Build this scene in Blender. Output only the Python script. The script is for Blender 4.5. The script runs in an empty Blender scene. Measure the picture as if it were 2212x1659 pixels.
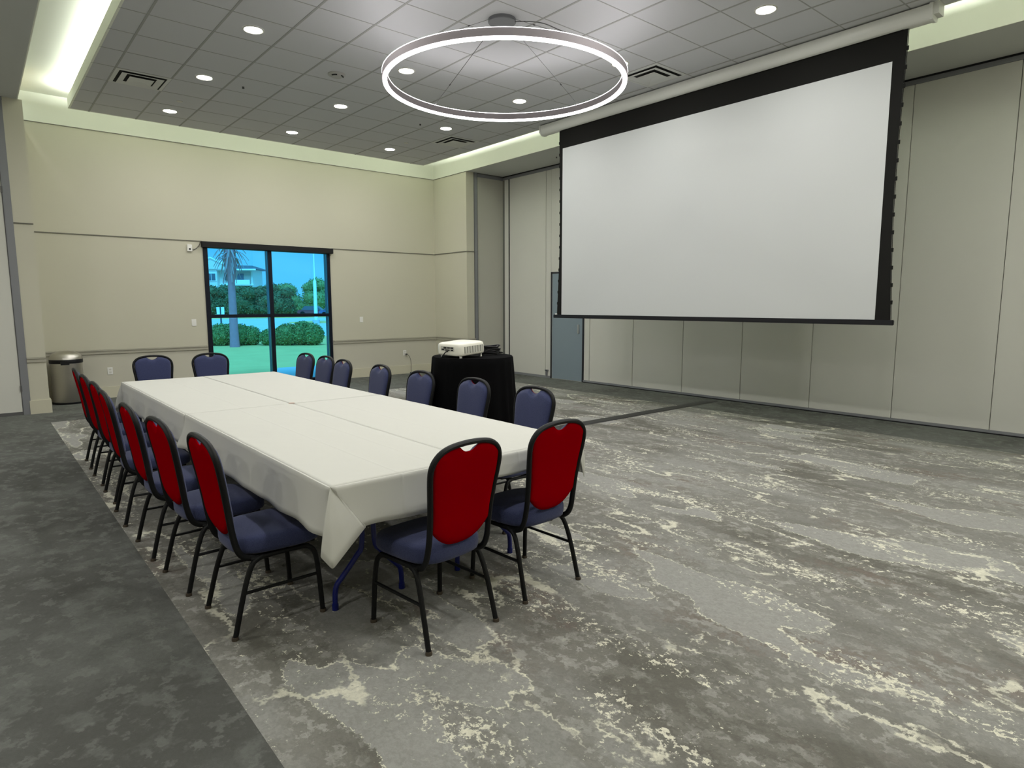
import bpy, math, random
from mathutils import Vector, Matrix, noise
from math import sin, cos, pi, radians as R
random.seed(7)
scn = bpy.context.scene
col = scn.collection

# ------------------------------------------------------------------ materials
def mat(name, base=(.5, .5, .5), rough=.6, metal=0.0, spec=.5, emit=None, estr=0.0, bump=0.0, bscale=200.0, var=0.0, vscale=3.0):
    m = bpy.data.materials.new(name); m.use_nodes = True
    nt = m.node_tree; b = nt.nodes['Principled BSDF']
    b.inputs['Base Color'].default_value = (*base, 1)
    b.inputs['Roughness'].default_value = rough
    b.inputs['Metallic'].default_value = metal
    b.inputs['Specular IOR Level'].default_value = spec
    if emit:
        b.inputs['Emission Color'].default_value = (*emit, 1); b.inputs['Emission Strength'].default_value = estr
    tc = None
    if bump or var:
        tc = nt.nodes.new('ShaderNodeTexCoord')
    if bump:
        n = nt.nodes.new('ShaderNodeTexNoise'); n.inputs['Scale'].default_value = bscale; n.inputs['Detail'].default_value = 3
        bp = nt.nodes.new('ShaderNodeBump'); bp.inputs['Strength'].default_value = bump; bp.inputs['Distance'].default_value = .01
        nt.links.new(tc.outputs['Object'], n.inputs['Vector']); nt.links.new(n.outputs['Fac'], bp.inputs['Height'])
        nt.links.new(bp.outputs['Normal'], b.inputs['Normal'])
    if var:
        n = nt.nodes.new('ShaderNodeTexNoise'); n.inputs['Scale'].default_value = vscale; n.inputs['Detail'].default_value = 5
        r = nt.nodes.new('ShaderNodeMix'); r.data_type = 'RGBA'
        nt.links.new(tc.outputs['Object'], n.inputs['Vector']); nt.links.new(n.outputs['Fac'], r.inputs[0])
        r.inputs[6].default_value = (*[c*(1-var) for c in base], 1); r.inputs[7].default_value = (*[min(1, c*(1+var)) for c in base], 1)
        nt.links.new(r.outputs[2], b.inputs['Base Color'])
    return m

M = {}
M['beige'] = mat('wall paint beige', (.555, .54, .435), .75, spec=.2, bump=.08, bscale=260)
M['rail'] = mat('trim paint putty', (.40, .385, .315), .5, spec=.3)
M['wains'] = mat('wainscot paint putty', (.53, .515, .43), .7, spec=.2, bump=.08, bscale=260)
M['reveal'] = mat('dark trim and shadow line', (.13, .125, .10), .7)  # moulding tone darkened to carry the shadow line beneath it; also the crown line
M['base'] = mat('baseboard paint', (.56, .54, .42), .45, spec=.35)
M['cove'] = mat('cove white paint', (.86, .88, .78), .8, spec=.15)
M['soffit'] = mat('soffit grey paint', (.56, .575, .555), .8, spec=.15, bump=.05, bscale=300)
M['tile'] = mat('ceiling tile', (.585, .59, .61), .9, spec=.1, bump=.15, bscale=500)
M['grid'] = mat('ceiling grid grey', (.36, .36, .35), .7, spec=.2)
M['panel'] = mat('partition vinyl', (.63, .63, .575), .7, spec=.2, bump=.12, bscale=350, var=.02, vscale=2)
M['panelgrey'] = mat('pocket door vinyl', (.48, .475, .42), .7, spec=.2, bump=.12, bscale=350)
M['seam'] = mat('partition seam', (.13, .13, .12), .6)
M['steelgrey'] = mat('painted steel strip grey', (.21, .215, .23), .45, spec=.4)
M['track'] = mat('partition track dark', (.10, .10, .10), .5)
M['black'] = mat('black plastic', (.008, .008, .010), .5, spec=.3)
M['doorgrey'] = mat('door slate vinyl', (.22, .275, .315), .6, spec=.2, bump=.08, bscale=300)
M['doorframe'] = mat('door frame black', (.015, .016, .022), .45)
M['chrome'] = mat('pull plate metal', (.6, .6, .58), .35, .8)
M['white'] = mat('white plastic', (.80, .80, .76), .35)
M['frameBlk'] = mat('window frame dark', (.004, .006, .014), .45, spec=.2)
M['shade'] = mat('shade cassette dark', (.008, .008, .009), .6, spec=.2)
M['cframe'] = mat('chair frame black powdercoat', (.006, .0065, .007), .5, .0, spec=.22, bump=.06, bscale=240)
M['cap'] = mat('chair glide brown', (.06, .045, .03), .6)
M['red'] = mat('red fabric', (.27, .000, .003), .95, spec=.0, bump=.3, bscale=500)
M['tleg'] = mat('table leg navy enamel', (.004, .010, .14), .35)
M['ttop'] = mat('folding table top', (.35, .34, .31), .5)
M['aluminium'] = mat('ring aluminium', (.22, .20, .21), .8, .0, spec=.2)
M['canopy'] = mat('canopy grey', (.15, .155, .165), .5, .3)
M['cable'] = mat('cable steel', (.06, .06, .06), .5)
M['screenblack'] = mat('screen border black', (.012, .012, .011), .85, spec=.1)
M['screenwhite'] = mat('screen surface', (.535, .555, .55), .85, spec=.1)
M['housing'] = mat('screen housing white', (.68, .69, .65), .35, spec=.5)
M['skirt'] = mat('black table skirt', (.0035, .0035, .004), .95, spec=.05)
M['projector'] = mat('projector ivory', (.80, .79, .70), .4)
M['vent'] = mat('projector vent slats', (.52, .52, .46), .6)
M['smoke'] = mat('detector grey', (.42, .42, .40), .6)
M['ventmetal'] = mat('diffuser metal', (.62, .63, .61), .55)
M['ventdark'] = mat('diffuser throat', (.012, .012, .012), .9)
M['ringlight'] = mat('ring diffuser', (.9, .9, .9), .5, emit=(1, .955, .95), estr=6.5)
M['ringup'] = mat('ring upward diffuser', (.9, .9, .9), .5, emit=(1, .955, .965), estr=8)
M['lamp'] = mat('downlight lens', (.9, .9, .9), .5, emit=(1, .965, .93), estr=25)
M['lamptrim'] = mat('downlight trim', (.62, .61, .55), .5)
M['strip'] = mat('floor cable cover', (.020, .020, .019), .6)

def fabric_blue():
    m = mat('blue woven fabric', (.035, .045, .12), .9, spec=.15)
    nt = m.node_tree; b = nt.nodes['Principled BSDF']
    tc = nt.nodes.new('ShaderNodeTexCoord')
    w = nt.nodes.new('ShaderNodeTexVoronoi'); w.inputs['Scale'].default_value = 380
    nt.links.new(tc.outputs['Object'], w.inputs['Vector'])
    mx = nt.nodes.new('ShaderNodeMix'); mx.data_type = 'RGBA'
    nt.links.new(w.outputs['Distance'], mx.inputs[0])
    mx.inputs[6].default_value = (.062, .074, .165, 1); mx.inputs[7].default_value = (.028, .034, .085, 1)
    nt.links.new(mx.outputs[2], b.inputs['Base Color'])
    bp = nt.nodes.new('ShaderNodeBump'); bp.inputs['Strength'].default_value = .3; bp.inputs['Distance'].default_value = .004
    nt.links.new(w.outputs['Distance'], bp.inputs['Height']); nt.links.new(bp.outputs['Normal'], b.inputs['Normal'])
    b.inputs['Sheen Weight'].default_value = .15
    return m
M['blue'] = fabric_blue()

def cloth_mat():
    m = mat('white table linen', (.60, .60, .555), .85, spec=.15)
    nt = m.node_tree; b = nt.nodes['Principled BSDF']
    tc = nt.nodes.new('ShaderNodeTexCoord')
    n1 = nt.nodes.new('ShaderNodeTexNoise'); n1.inputs['Scale'].default_value = 700
    n2 = nt.nodes.new('ShaderNodeTexNoise'); n2.inputs['Scale'].default_value = 3.5; n2.inputs['Detail'].default_value = 2
    for n in (n1, n2): nt.links.new(tc.outputs['Object'], n.inputs['Vector'])
    b1 = nt.nodes.new('ShaderNodeBump'); b1.inputs['Strength'].default_value = .12; b1.inputs['Distance'].default_value = .002
    b2 = nt.nodes.new('ShaderNodeBump'); b2.inputs['Strength'].default_value = .35; b2.inputs['Distance'].default_value = .02
    nt.links.new(n1.outputs['Fac'], b1.inputs['Height']); nt.links.new(n2.outputs['Fac'], b2.inputs['Height'])
    nt.links.new(b1.outputs['Normal'], b2.inputs['Normal']); nt.links.new(b2.outputs['Normal'], b.inputs['Normal'])
    return m
M['linen'] = cloth_mat()

def brushed():
    m = mat('brushed stainless steel', (.52, .50, .46), .32, 1.0)
    nt = m.node_tree; b = nt.nodes['Principled BSDF']
    tc = nt.nodes.new('ShaderNodeTexCoord'); mp = nt.nodes.new('ShaderNodeMapping'); mp.inputs['Scale'].default_value = (4, 4, 260)
    n = nt.nodes.new('ShaderNodeTexNoise'); n.inputs['Scale'].default_value = 3; n.inputs['Detail'].default_value = 4
    nt.links.new(tc.outputs['Object'], mp.inputs['Vector']); nt.links.new(mp.outputs['Vector'], n.inputs['Vector'])
    mr = nt.nodes.new('ShaderNodeMapRange'); mr.inputs['To Min'].default_value = .25; mr.inputs['To Max'].default_value = .45
    nt.links.new(n.outputs['Fac'], mr.inputs['Value']); nt.links.new(mr.outputs['Result'], b.inputs['Roughness'])
    b.inputs['Anisotropic'].default_value = .6
    return m
M['steel'] = brushed()

def carpet(name, fancy):
    m = bpy.data.materials.new(name); m.use_nodes = True
    nt = m.node_tree; N = nt.nodes; L = nt.links
    b = N['Principled BSDF']; b.inputs['Roughness'].default_value = .95; b.inputs['Specular IOR Level'].default_value = .08
    def node(t, **kw):
        n = N.new(t)
        for k, v in kw.items(): setattr(n, k, v)
        return n
    def math_(op, a, b_=None, c=None):
        n = node('ShaderNodeMath', operation=op)
        for i, v in enumerate((a, b_, c)):
            if v is None: continue
            if isinstance(v, (int, float)): n.inputs[i].default_value = v
            else: L.new(v, n.inputs[i])
        return n.outputs[0]
    def ramp(v, a, b_, c0=0., c1=1.):
        n = node('ShaderNodeMapRange'); L.new(v, n.inputs['Value'])
        n.inputs['From Min'].default_value = a; n.inputs['From Max'].default_value = b_
        n.inputs['To Min'].default_value = c0; n.inputs['To Max'].default_value = c1
        return n.outputs['Result']
    geo = node('ShaderNodeNewGeometry')
    # tufts: quantise the position to ~9 mm cells so every edge in the pattern is stepped like woven loops
    sn = node('ShaderNodeVectorMath', operation='SNAP'); L.new(geo.outputs['Position'], sn.inputs[0]); sn.inputs[1].default_value = (.003, .0045, .05)
    tn = node('ShaderNodeTexNoise'); tn.inputs['Scale'].default_value = 38; tn.inputs['Detail'].default_value = 4; L.new(sn.outputs[0], tn.inputs['Vector'])
    off = node('ShaderNodeVectorMath', operation='SUBTRACT'); L.new(tn.outputs['Color'], off.inputs[0]); off.inputs[1].default_value = (.5, .5, .5)
    sc = node('ShaderNodeVectorMath', operation='SCALE'); L.new(off.outputs[0], sc.inputs[0]); sc.inputs['Scale'].default_value = .075
    ad = node('ShaderNodeVectorMath', operation='ADD'); L.new(sn.outputs[0], ad.inputs[0]); L.new(sc.outputs[0], ad.inputs[1])
    def noise_(scale, stretch, rot=0., detail=4., seed=0.):
        mp = node('ShaderNodeMapping'); mp.inputs['Scale'].default_value = (stretch[0], stretch[1], 1); mp.inputs['Rotation'].default_value = (0, 0, rot)
        mp.inputs['Location'].default_value = (seed, seed*.7, seed*1.3)
        L.new(ad.outputs[0], mp.inputs['Vector'])
        n = node('ShaderNodeTexNoise'); n.inputs['Scale'].default_value = scale; n.inputs['Detail'].default_value = detail; n.inputs['Roughness'].default_value = .55
        L.new(mp.outputs['Vector'], n.inputs['Vector']); return n.outputs['Fac']
    def mix(fac, a, b_):
        n = node('ShaderNodeMix', data_type='RGBA')
        if isinstance(fac, (int, float)): n.inputs[0].default_value = fac
        else: L.new(fac, n.inputs[0])
        for i, v in ((6, a), (7, b_)):
            if isinstance(v, tuple): n.inputs[i].default_value = (*v, 1)
            else: L.new(v, n.inputs[i])
        return n.outputs[2]
    fine = noise_(60, (1, .5), 0, 2, 3)
    if fancy:
        ang = R(7)
        big = noise_(1.5, (1, .30), ang, 3, 1)
        mid = noise_(5.5, (1, .42), ang, 5, 7)
        blot = noise_(19, (1, .60), ang, 6, 23)
        c = mix(ramp(big, .40, .60), (0.142, 0.138, 0.119), (0.273, 0.273, 0.254))
        c = mix(ramp(mid, .47, .56, 0, .75), c, (0.216, 0.212, 0.189))
        c = mix(math_('MULTIPLY', ramp(blot, .52, .57, 0, .8), ramp(mid, .40, .62)), c, (0.362, 0.362, 0.333))
        # brownish patches
        br = noise_(2.1, (1, .35), ang, 3, 41)
        c = mix(math_('MULTIPLY', ramp(br, .56, .66), ramp(blot, .46, .50, .75, .1)), c, (0.191, 0.159, 0.138))
        # smooth flat leaf-like areas with a hard edge
        lf = noise_(1.7, (1.0, .34), ang, 2, 57)
        c = mix(ramp(lf, .585, .60, 0, .85), c, (0.324, 0.324, 0.305))
        # pale flecks, dense inside clusters and sparse elsewhere
        msk = noise_(2.9, (1, .30), ang, 6, 13)
        fl = noise_(40, (1, .55), ang + R(15), 5, 31)
        f1 = ramp(math_('ADD', fl, math_('MULTIPLY', math_('SUBTRACT', msk, .5), 1.0)), .672, .715)
        c = mix(f1, c, (0.723, 0.705, 0.579))
        # veins that follow the edges of the flat leaf areas
        d0 = math_('ABSOLUTE', math_('SUBTRACT', lf, .592))
        c = mix(math_('MULTIPLY', ramp(d0, .0012, .0045, 1, 0), ramp(fl, .40, .50)), c, (0.723, 0.705, 0.579))
        # thin veins
        vn = noise_(1.05, (1, .36), ang, 3, 77)
        d = math_('ABSOLUTE', math_('SUBTRACT', vn, .5))
        v1 = math_('MULTIPLY', ramp(d, .0035, .0075, 1, 0), ramp(noise_(3.1, (1, .6), 0, 2, 91), .47, .55))
        c = mix(math_('MULTIPLY', v1, .9), c, (0.680, 0.665, 0.550))
        vn2 = noise_(1.9, (1, .30), ang, 3, 117)
        d2 = math_('ABSOLUTE', math_('SUBTRACT', vn2, .46))
        v2 = math_('MULTIPLY', ramp(d2, .003, .010, 1, 0), ramp(noise_(2.2, (1, .6), 0, 2, 191), .50, .56))
        c = mix(math_('MULTIPLY', v2, ramp(blot, .45, .55)), c, (0.680, 0.665, 0.550))
    else:
        big = noise_(1.3, (1, 1), 0, 2, 5)
        mid = noise_(6, (1, .9), 0, 3, 9)
        blot = noise_(14, (1, .8), 0, 3, 19)
        c = mix(ramp(big, .4, .62), (0.085, 0.087, 0.080), (0.122, 0.127, 0.118))
        c = mix(ramp(blot, .55, .62, 0, .55), c, (0.171, 0.177, 0.165))
        c = mix(ramp(mid, .55, .66, 0, .6), c, (0.156, 0.164, 0.152))
    c = mix(ramp(fine, .35, .65, 0, .22), c, (.05, .05, .045))
    L.new(c, b.inputs['Base Color'])
    bn = node('ShaderNodeTexNoise'); bn.inputs['Scale'].default_value = 240; L.new(geo.outputs['Position'], bn.inputs['Vector'])
    bp = node('ShaderNodeBump'); bp.inputs['Strength'].default_value = .4; bp.inputs['Distance'].default_value = .006
    L.new(bn.outputs['Fac'], bp.inputs['Height']); L.new(bp.outputs['Normal'], b.inputs['Normal'])
    return m
M['carpet'] = carpet('patterned carpet', True)
M['border'] = carpet('plain border carpet', False)

def glass_mat():
    m = bpy.data.materials.new('blue tinted window film'); m.use_nodes = True
    nt = m.node_tree; nt.nodes.clear()
    o = nt.nodes.new('ShaderNodeOutputMaterial'); t = nt.nodes.new('ShaderNodeBsdfTransparent'); g = nt.nodes.new('ShaderNodeBsdfGlossy')
    t.inputs['Color'].default_value = (.25, .66, .93, 1); g.inputs['Roughness'].default_value = .02
    f = nt.nodes.new('ShaderNodeFresnel'); f.inputs['IOR'].default_value = 1.35
    mx = nt.nodes.new('ShaderNodeMixShader')
    nt.links.new(f.outputs[0], mx.inputs[0]); nt.links.new(t.outputs[0], mx.inputs[1]); nt.links.new(g.outputs[0], mx.inputs[2])
    nt.links.new(mx.outputs[0], o.inputs['Surface'])
    return m
M['glass'] = glass_mat()

# ------------------------------------------------------------------ mesh builder
class MB:
    def __init__(s): s.v = []; s.f = []
    def add(s, vs, fs):
        o = len(s.v); s.v += [tuple(v) for v in vs]; s.f += [tuple(i+o for i in f) for f in fs]; return s
    def box(s, x0, x1, y0, y1, z0, z1):
        vs = [(x, y, z) for x in (x0, x1) for y in (y0, y1) for z in (z0, z1)]
        return s.add(vs, [(0, 1, 3, 2), (4, 6, 7, 5), (0, 4, 5, 1), (2, 3, 7, 6), (0, 2, 6, 4), (1, 5, 7, 3)])
    def quad(s, a, b, c, d): return s.add([a, b, c, d], [(0, 1, 2, 3)])
    def prism(s, pts, z0, z1):
        n = len(pts); vs = [(x, y, z0) for x, y in pts] + [(x, y, z1) for x, y in pts]
        fs = [tuple(range(n-1, -1, -1)), tuple(range(n, 2*n))] + [(i, (i+1) % n, n+(i+1) % n, n+i) for i in range(n)]
        return s.add(vs, fs)
    def lathe(s, prof, cx=0, cy=0, seg=32, sx=1., sy=1., cap0=True, cap1=True):
        vs = []; n = len(prof)
        for r, z in prof:
            for k in range(seg):
                a = 2*pi*k/seg; vs.append((cx + r*sx*cos(a), cy + r*sy*sin(a), z))
        fs = [(i*seg+k, i*seg+(k+1) % seg, (i+1)*seg+(k+1) % seg, (i+1)*seg+k) for i in range(n-1) for k in range(seg)]
        if cap0: fs.append(tuple(range(seg-1, -1, -1)))
        if cap1: fs.append(tuple((n-1)*seg+k for k in range(seg)))
        return s.add(vs, fs)
    def sweep(s, pts, r=.01, seg=10, smooth=0, r2=None, closed=False, up=(0, 0, 1)):
        P = [Vector(p) for p in pts]
        if smooth:
            Q = []; n = len(P)
            for i in range(n - (0 if closed else 1)):
                p0 = P[i-1] if (i > 0 or closed) else P[i]; p1 = P[i]; p2 = P[(i+1) % n]; p3 = P[(i+2) % n] if (i+2 < n or closed) else P[(i+1) % n]
                for k in range(smooth):
                    t = k/smooth
                    Q.append(.5*((2*p1) + (-p0+p2)*t + (2*p0-5*p1+4*p2-p3)*t*t + (-p0+3*p1-3*p2+p3)*t**3))
            if not closed: Q.append(P[-1])
            P = Q
        n = len(P); vs = []; nrm = None; r2 = r2 or r
        for i in range(n):
            a = P[i-1] if (i > 0 or closed) else P[i]; b = P[(i+1) % n] if (i < n-1 or closed) else P[i]
            t = (b-a).normalized()
            if nrm is None:
                u = Vector(up); u = u - t*u.dot(t)
                if u.length < .05: u = Vector((1, 0, 0)) - t*t.x
                nrm = u.normalized()
            else:
                nrm = (nrm - t*nrm.dot(t)).normalized()
            bi = t.cross(nrm)
            for k in range(seg):
                an = 2*pi*k/seg; vs.append(P[i] + nrm*(r*cos(an)) + bi*(r2*sin(an)))
        m = n if closed else n-1
        fs = [(i*seg+k, i*seg+(k+1) % seg, ((i+1) % n)*seg+(k+1) % seg, ((i+1) % n)*seg+k) for i in range(m) for k in range(seg)]
        if not closed: fs += [tuple(range(seg-1, -1, -1)), tuple((n-1)*seg+k for k in range(seg))]
        return s.add(vs, fs)
    def grid(s, fn, nu, nv):
        vs = [fn(i/nu, j/nv) for j in range(nv+1) for i in range(nu+1)]
        fs = [(j*(nu+1)+i, j*(nu+1)+i+1, (j+1)*(nu+1)+i+1, (j+1)*(nu+1)+i) for j in range(nv) for i in range(nu)]
        return s.add(vs, fs)
    def build(s, name, m, parent=None, loc=(0, 0, 0), smooth=True, angle=35, bevel=0.0, weld=False, solid=0.0, subd=0):
        me = bpy.data.meshes.new(name)
        lx, ly, lz = loc
        me.from_pydata([(x-lx, y-ly, z-lz) for x, y, z in s.v], [], s.f)
        me.validate()
        import bmesh
        bm = bmesh.new(); bm.from_mesh(me)
        if weld: bmesh.ops.remove_doubles(bm, verts=bm.verts, dist=.0004)
        bmesh.ops.recalc_face_normals(bm, faces=bm.faces)
        if bevel:
            es = [e for e in bm.edges if len(e.link_faces) == 2 and e.calc_face_angle(0) > R(50)]
            bmesh.ops.bevel(bm, geom=es, offset=bevel, segments=2, affect='EDGES', clamp_overlap=True)
        bm.to_mesh(me); bm.free()
        for p in me.polygons: p.use_smooth = smooth
        if smooth: me.set_sharp_from_angle(angle=R(angle))
        me.materials.append(m)
        o = bpy.data.objects.new(name, me); col.objects.link(o); o.location = loc
        if solid:
            md = o.modifiers.new('thickness', 'SOLIDIFY'); md.thickness = solid; md.offset = 0
        if subd:
            md = o.modifiers.new('soft', 'SUBSURF'); md.levels = subd; md.render_levels = subd
        if parent: o.parent = parent
        return o

def tag(o, label, cat=None, group=None, kind=None):
    if label: o['label'] = label
    if cat: o['category'] = cat
    if group: o['group'] = group
    if kind: o['kind'] = kind
    return o
def struct(o, label=None):
    o['kind'] = 'structure'
    if label: o['label'] = label
    return o
def empty(name, loc=(0, 0, 0), rz=0.):
    o = bpy.data.objects.new(name, None); col.objects.link(o); o.location = loc; o.rotation_euler = (0, 0, rz); o.empty_display_size = .1
    return o
def copy_tree(o, parent=None):
    c = o.copy(); col.objects.link(c)
    if parent: c.parent = parent
    for ch in list(o.children): copy_tree(ch, c)
    return c

# ------------------------------------------------------------------ room dimensions (metres; x across, y into the room)
XL, XA, XR = .70, 8.065, 9.063          # soffit edge left / right side wall / partition
YN, YP, YA, YF = -1.2, 11.11, 11.045, 12.261
ZC, ZCL, ZLIP, ZREC = 4.263, 4.362, 4.512, 4.681
CX0, CX1, CY0, CY1 = 1.311, 7.365, -.5, 11.56
WX0, WX1, WZ1 = 3.20, 5.56, 2.60        # window opening
DX = -6.0

# floor: patterned field inside a plain border
f = MB(); f.box(XL-.03, XA, -.4, 10.15, -.05, 0); fl = struct(f.build('floor', M['carpet'], smooth=False), 'grey carpet field streaked with pale flecks')
b = MB(); b.box(DX, XL-.03, YN, YF, -.05, 0); b.box(XA, XR+.3, YN, YF, -.05, 0); b.box(XL-.03, XA, YN, -.4, -.05, 0); b.box(XL-.03, XA, 10.15, YF, -.05, 0)
struct(b.build('floor_border', M['border'], smooth=False, parent=fl), 'plain dark grey carpet border')

# ceiling
ce = MB(); ce.box(CX0, CX1, CY0, CY1, ZCL, ZCL+.06)
ceiling = struct(ce.build('ceiling', M['tile'], smooth=False), 'suspended grey acoustic tile ceiling raft')
g = MB()
x = 2.781 - .6096*3
while x < CX1:
    if x > CX0: g.box(x-.011, x+.011, CY0, CY1, ZCL-.003, ZCL+.001)
    x += .6096
y = 6.19 - .6096*20
while y < CY1:
    if y > CY0: g.box(CX0, CX1, y-.0055, y+.0055, ZCL-.002, ZCL+.001)
    y += .6096
g.build('ceiling_grid', M['grid'], parent=ceiling, smooth=False)
lp = MB()
for a in ((CX0-.004, CX0+.02, CY0-.004, CY1+.004), (CX1-.02, CX1+.004, CY0-.004, CY1+.004), (CX0, CX1, CY0-.004, CY0+.02), (CX0, CX1, CY1-.02, CY1+.004)):
    lp.box(*a, ZCL-.002, ZLIP)
lp.build('cove_lip', M['cove'], parent=ceiling, smooth=False)
rc = MB(); rc.box(XL-.15, XA+.1, YN-.1, YF+.15, ZREC, ZREC+.06)
rc.build('recess_ceiling', M['cove'], parent=ceiling, smooth=False)
so = MB(); so.box(DX-.1, XL-.012, YN-.1, YP+.02, ZC, ZREC); so.box(XA+.012, XR+.4, YN-.1, YF+.1, ZC, ZREC)
so.build('soffit', M['soffit'], parent=ceiling, smooth=False)
sf = MB(); sf.box(XL-.012, XL, YN, YP+.02, ZC, ZREC); sf.box(XA, XA+.012, YN, YF, ZC, ZREC)
sf.box(XL, XA, YF-.006, YF, ZC, ZREC); sf.box(XL, XA, YN, YN+.01, ZC, ZREC)
sf.build('cove_fascia', M['cove'], parent=ceiling, smooth=False)

# far wall with its window opening
w = MB()
for a in ((.45, WX0, 0.79, ZREC), (WX1, XA+.02, .79, ZREC), (WX0, WX1, WZ1, ZREC)):
    w.box(a[0], a[1], YF, YF+.16, a[2], a[3])
wall_far = struct(w.build('wall_far', M['beige'], smooth=False), 'beige painted end wall with the window')
w = MB(); w.box(.45, WX0, YF, YF+.16, 0, .79); w.box(WX1, XA+.02, YF, YF+.16, 0, .79); w.box(WX0, WX1, YF, YF+.16, -.1, .02)
w.build('wainscot', M['wains'], parent=wall_far, smooth=False)
def railprof(mb, horiz, x0, x1, y, sgn=-1):
    pass
t = MB()
for x0, x1 in ((XL, WX0-.01), (WX1+.02, XA)):
    t.box(x0, x1, YF-.022, YF, .728, .792); t.box(x0, x1, YF-.034, YF, .775, .792)
t.box(XA-.022, XA, YA, YF, .728, .792); t.box(XA-.034, XA, YA-.01, YF, .775, .792)
t.box(XA-.034, 8.27, YA-.022, YA, .728, .792); t.box(XA-.034, 8.27, YA-.034, YA, .775, .792)
t.box(.527, .745, YP-.022, YP, .728, .792); t.box(.527, .745, YP-.034, YP, .775, .792)
struct(t.build('trim_1', M['rail'], smooth=False), 'putty chair rail moulding along the end wall')
t = MB()
for x0, x1 in ((.7, WX0-.01), (WX1+.05, XA)): t.box(x0, x1, YF-.010, YF, 2.622, 2.638)
t.box(XA-.012, XA, YA, YF, 2.622, 2.638); t.box(XA-.012, 8.27, YA-.012, YA, 2.622, 2.638)
t.box(.527, .745, YP-.012, YP, 2.622, 2.638)
struct(t.build('trim_2', M['reveal'], smooth=False), 'thin picture-height moulding on the end wall')
t = MB(); t.box(XL, XA, YF-.010, YF, ZC-.010, ZC-.001); t.box(XA-.010, XA, YA, YF, ZC-.010, ZC-.001)
struct(t.build('trim_3', M['reveal'], smooth=False), 'slim crown line under the white cove')
t = MB()
for x0, x1 in ((XL, WX0-.01), (WX1+.02, XA)): t.box(x0, x1, YF-.02, YF, 0, .185)
t.box(XA-.02, XA, YA-.02, YF, 0, .185); t.box(XA-.02, 8.27, YA-.02, YA, 0, .185)
struct(t.build('baseboard_far', M['base'], smooth=False), 'tall cream baseboard of the end wall')
t = MB(); t.box(.515, .765, YP-.022, YP+.2, 0, .185); t.box(.517, .763, YP-.018, YP+.2, .185, .192)
struct(t.build('baseboard_left', M['base'], smooth=False), 'tall cream baseboard of the left pier')

# left pier and partition pocket beside it
w = MB(); w.box(.527, .745, YP, YF, .79, ZC); wl = struct(w.build('wall_pier', M['beige'], smooth=False), 'beige pier at the left of the end wall')
w = MB(); w.box(.527, .745, YP, YF, 0, .79); w.build('wainscot', M['beige'], parent=wl, smooth=False)
w = MB(); w.box(.44, .527, YP-.012, YP+.1, 0, ZC); po = struct(w.build('door_2', M['steelgrey'], smooth=False), 'partition pocket door with grey steel edge strip left of the pier')
w = MB(); w.box(-.45, .432, YP+.0, YP+.08, .045, ZC-.06); w.build('door_panel', M['panel'], parent=po, smooth=False)
w = MB(); w.box(-.5, .44, YP-.006, YP+.1, 0, .045); w.box(.43, .441, YP-.004, YP+.09, 0, ZC); w.build('bottom_seal', M['track'], parent=po, smooth=False)
w = MB(); w.box(.425, .447, YP-.02, YP, 3.02, 3.10); w.box(.425, .447, YP-.02, YP, .33, .41); w.box(-.5, .53, YP-.01, YP, ZC-.045, ZC); w.build('hinge', M['track'], parent=po, smooth=False)
w = MB(); w.box(DX, -.45, YP, YP+.15, 0, ZC); w.box(DX-.1, DX, YN, YP+.1, 0, ZC)
struct(w.build('wall_left', M['beige'], smooth=False), 'beige wall of the neighbouring bay')
w = MB(); w.box(DX, XR+.3, YN-.1, YN, 0, ZREC)
struct(w.build('wall_near', M['beige'], smooth=False), 'beige wall behind the camera')

# right side return wall, pocket door and partition
w = MB(); w.box(XA, 8.27, YA, YF, .0, ZC); wr = struct(w.build('wall_return', M['beige'], smooth=False), 'beige return wall at the far right corner')
w = MB(); w.box(8.27, 8.345, YA-.012, YA+.08, 0, ZC); po = struct(w.build('door_3', M['steelgrey'], smooth=False), 'grey pocket door in the far right recess')
w = MB(); w.box(8.345, XR, YA+.012, YA+.08, .04, ZC-.075); w.build('door_panel', M['panelgrey'], parent=po, smooth=False)
w = MB(); w.box(8.262, 8.272, YA-.016, YA+.01, 0, ZC); w.box(8.34, 8.352, YA-.014, YA+.02, 0, ZC); w.box(8.345, XR, YA, YA+.03, 0, .04); w.box(8.27, XR, YA-.01, YA+.03, ZC-.02, ZC)
w.build('seal', M['track'], parent=po, smooth=False)
w = MB(); w.box(8.345, XR, YA-.004, YA+.03, ZC-.08, ZC-.02); w.build('head_track', M['steelgrey'], parent=po, smooth=False)

seams = [11.0, 10.835, 9.67, 9.51, 8.58, 8.43, 7.37, 6.31, 5.235, 4.155, 3.08, 2.02, .96, -.10, YN]
part = struct(empty('wall_right', (XR, 5, 0)), 'tall grey operable partition wall behind the projection screen')
DTOP = 2.15
for i in range(len(seams)-1):
    y1, y0 = seams[i], seams[i+1]
    if i == 3: continue
    p = MB(); p.box(0, .08, y0-5+.004, y1-5-.004, .045, ZC-.075)
    p.build('partition_panel', M['panel'], parent=part, smooth=False, bevel=.003)
p = MB(); p.box(0, .08, 8.58-5+.0, 9.51-5, DTOP+.02, ZC-.075); p.build('partition_panel', M['panel'], parent=part, smooth=False)
p = MB(); p.box(.02, .09, YN-5, 11.04-5, 0, ZC-.05); p.build('partition_core', M['seam'], parent=part, smooth=False)
p = MB(); p.box(-.012, .02, YN-5, 8.58-5, 0, .045); p.box(-.012, .02, 9.51-5, 11.04-5, 0, .045); p.build('bottom_seal', M['steelgrey'], parent=part, smooth=False)
p = MB(); p.box(-.02, -.012, YN-5, 8.57-5, 0, .014); p.box(-.014, .0, 10.825-5, 10.845-5, .045, ZC-.075); p.build('floor_gasket', M['black'], parent=part, smooth=False)
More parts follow.
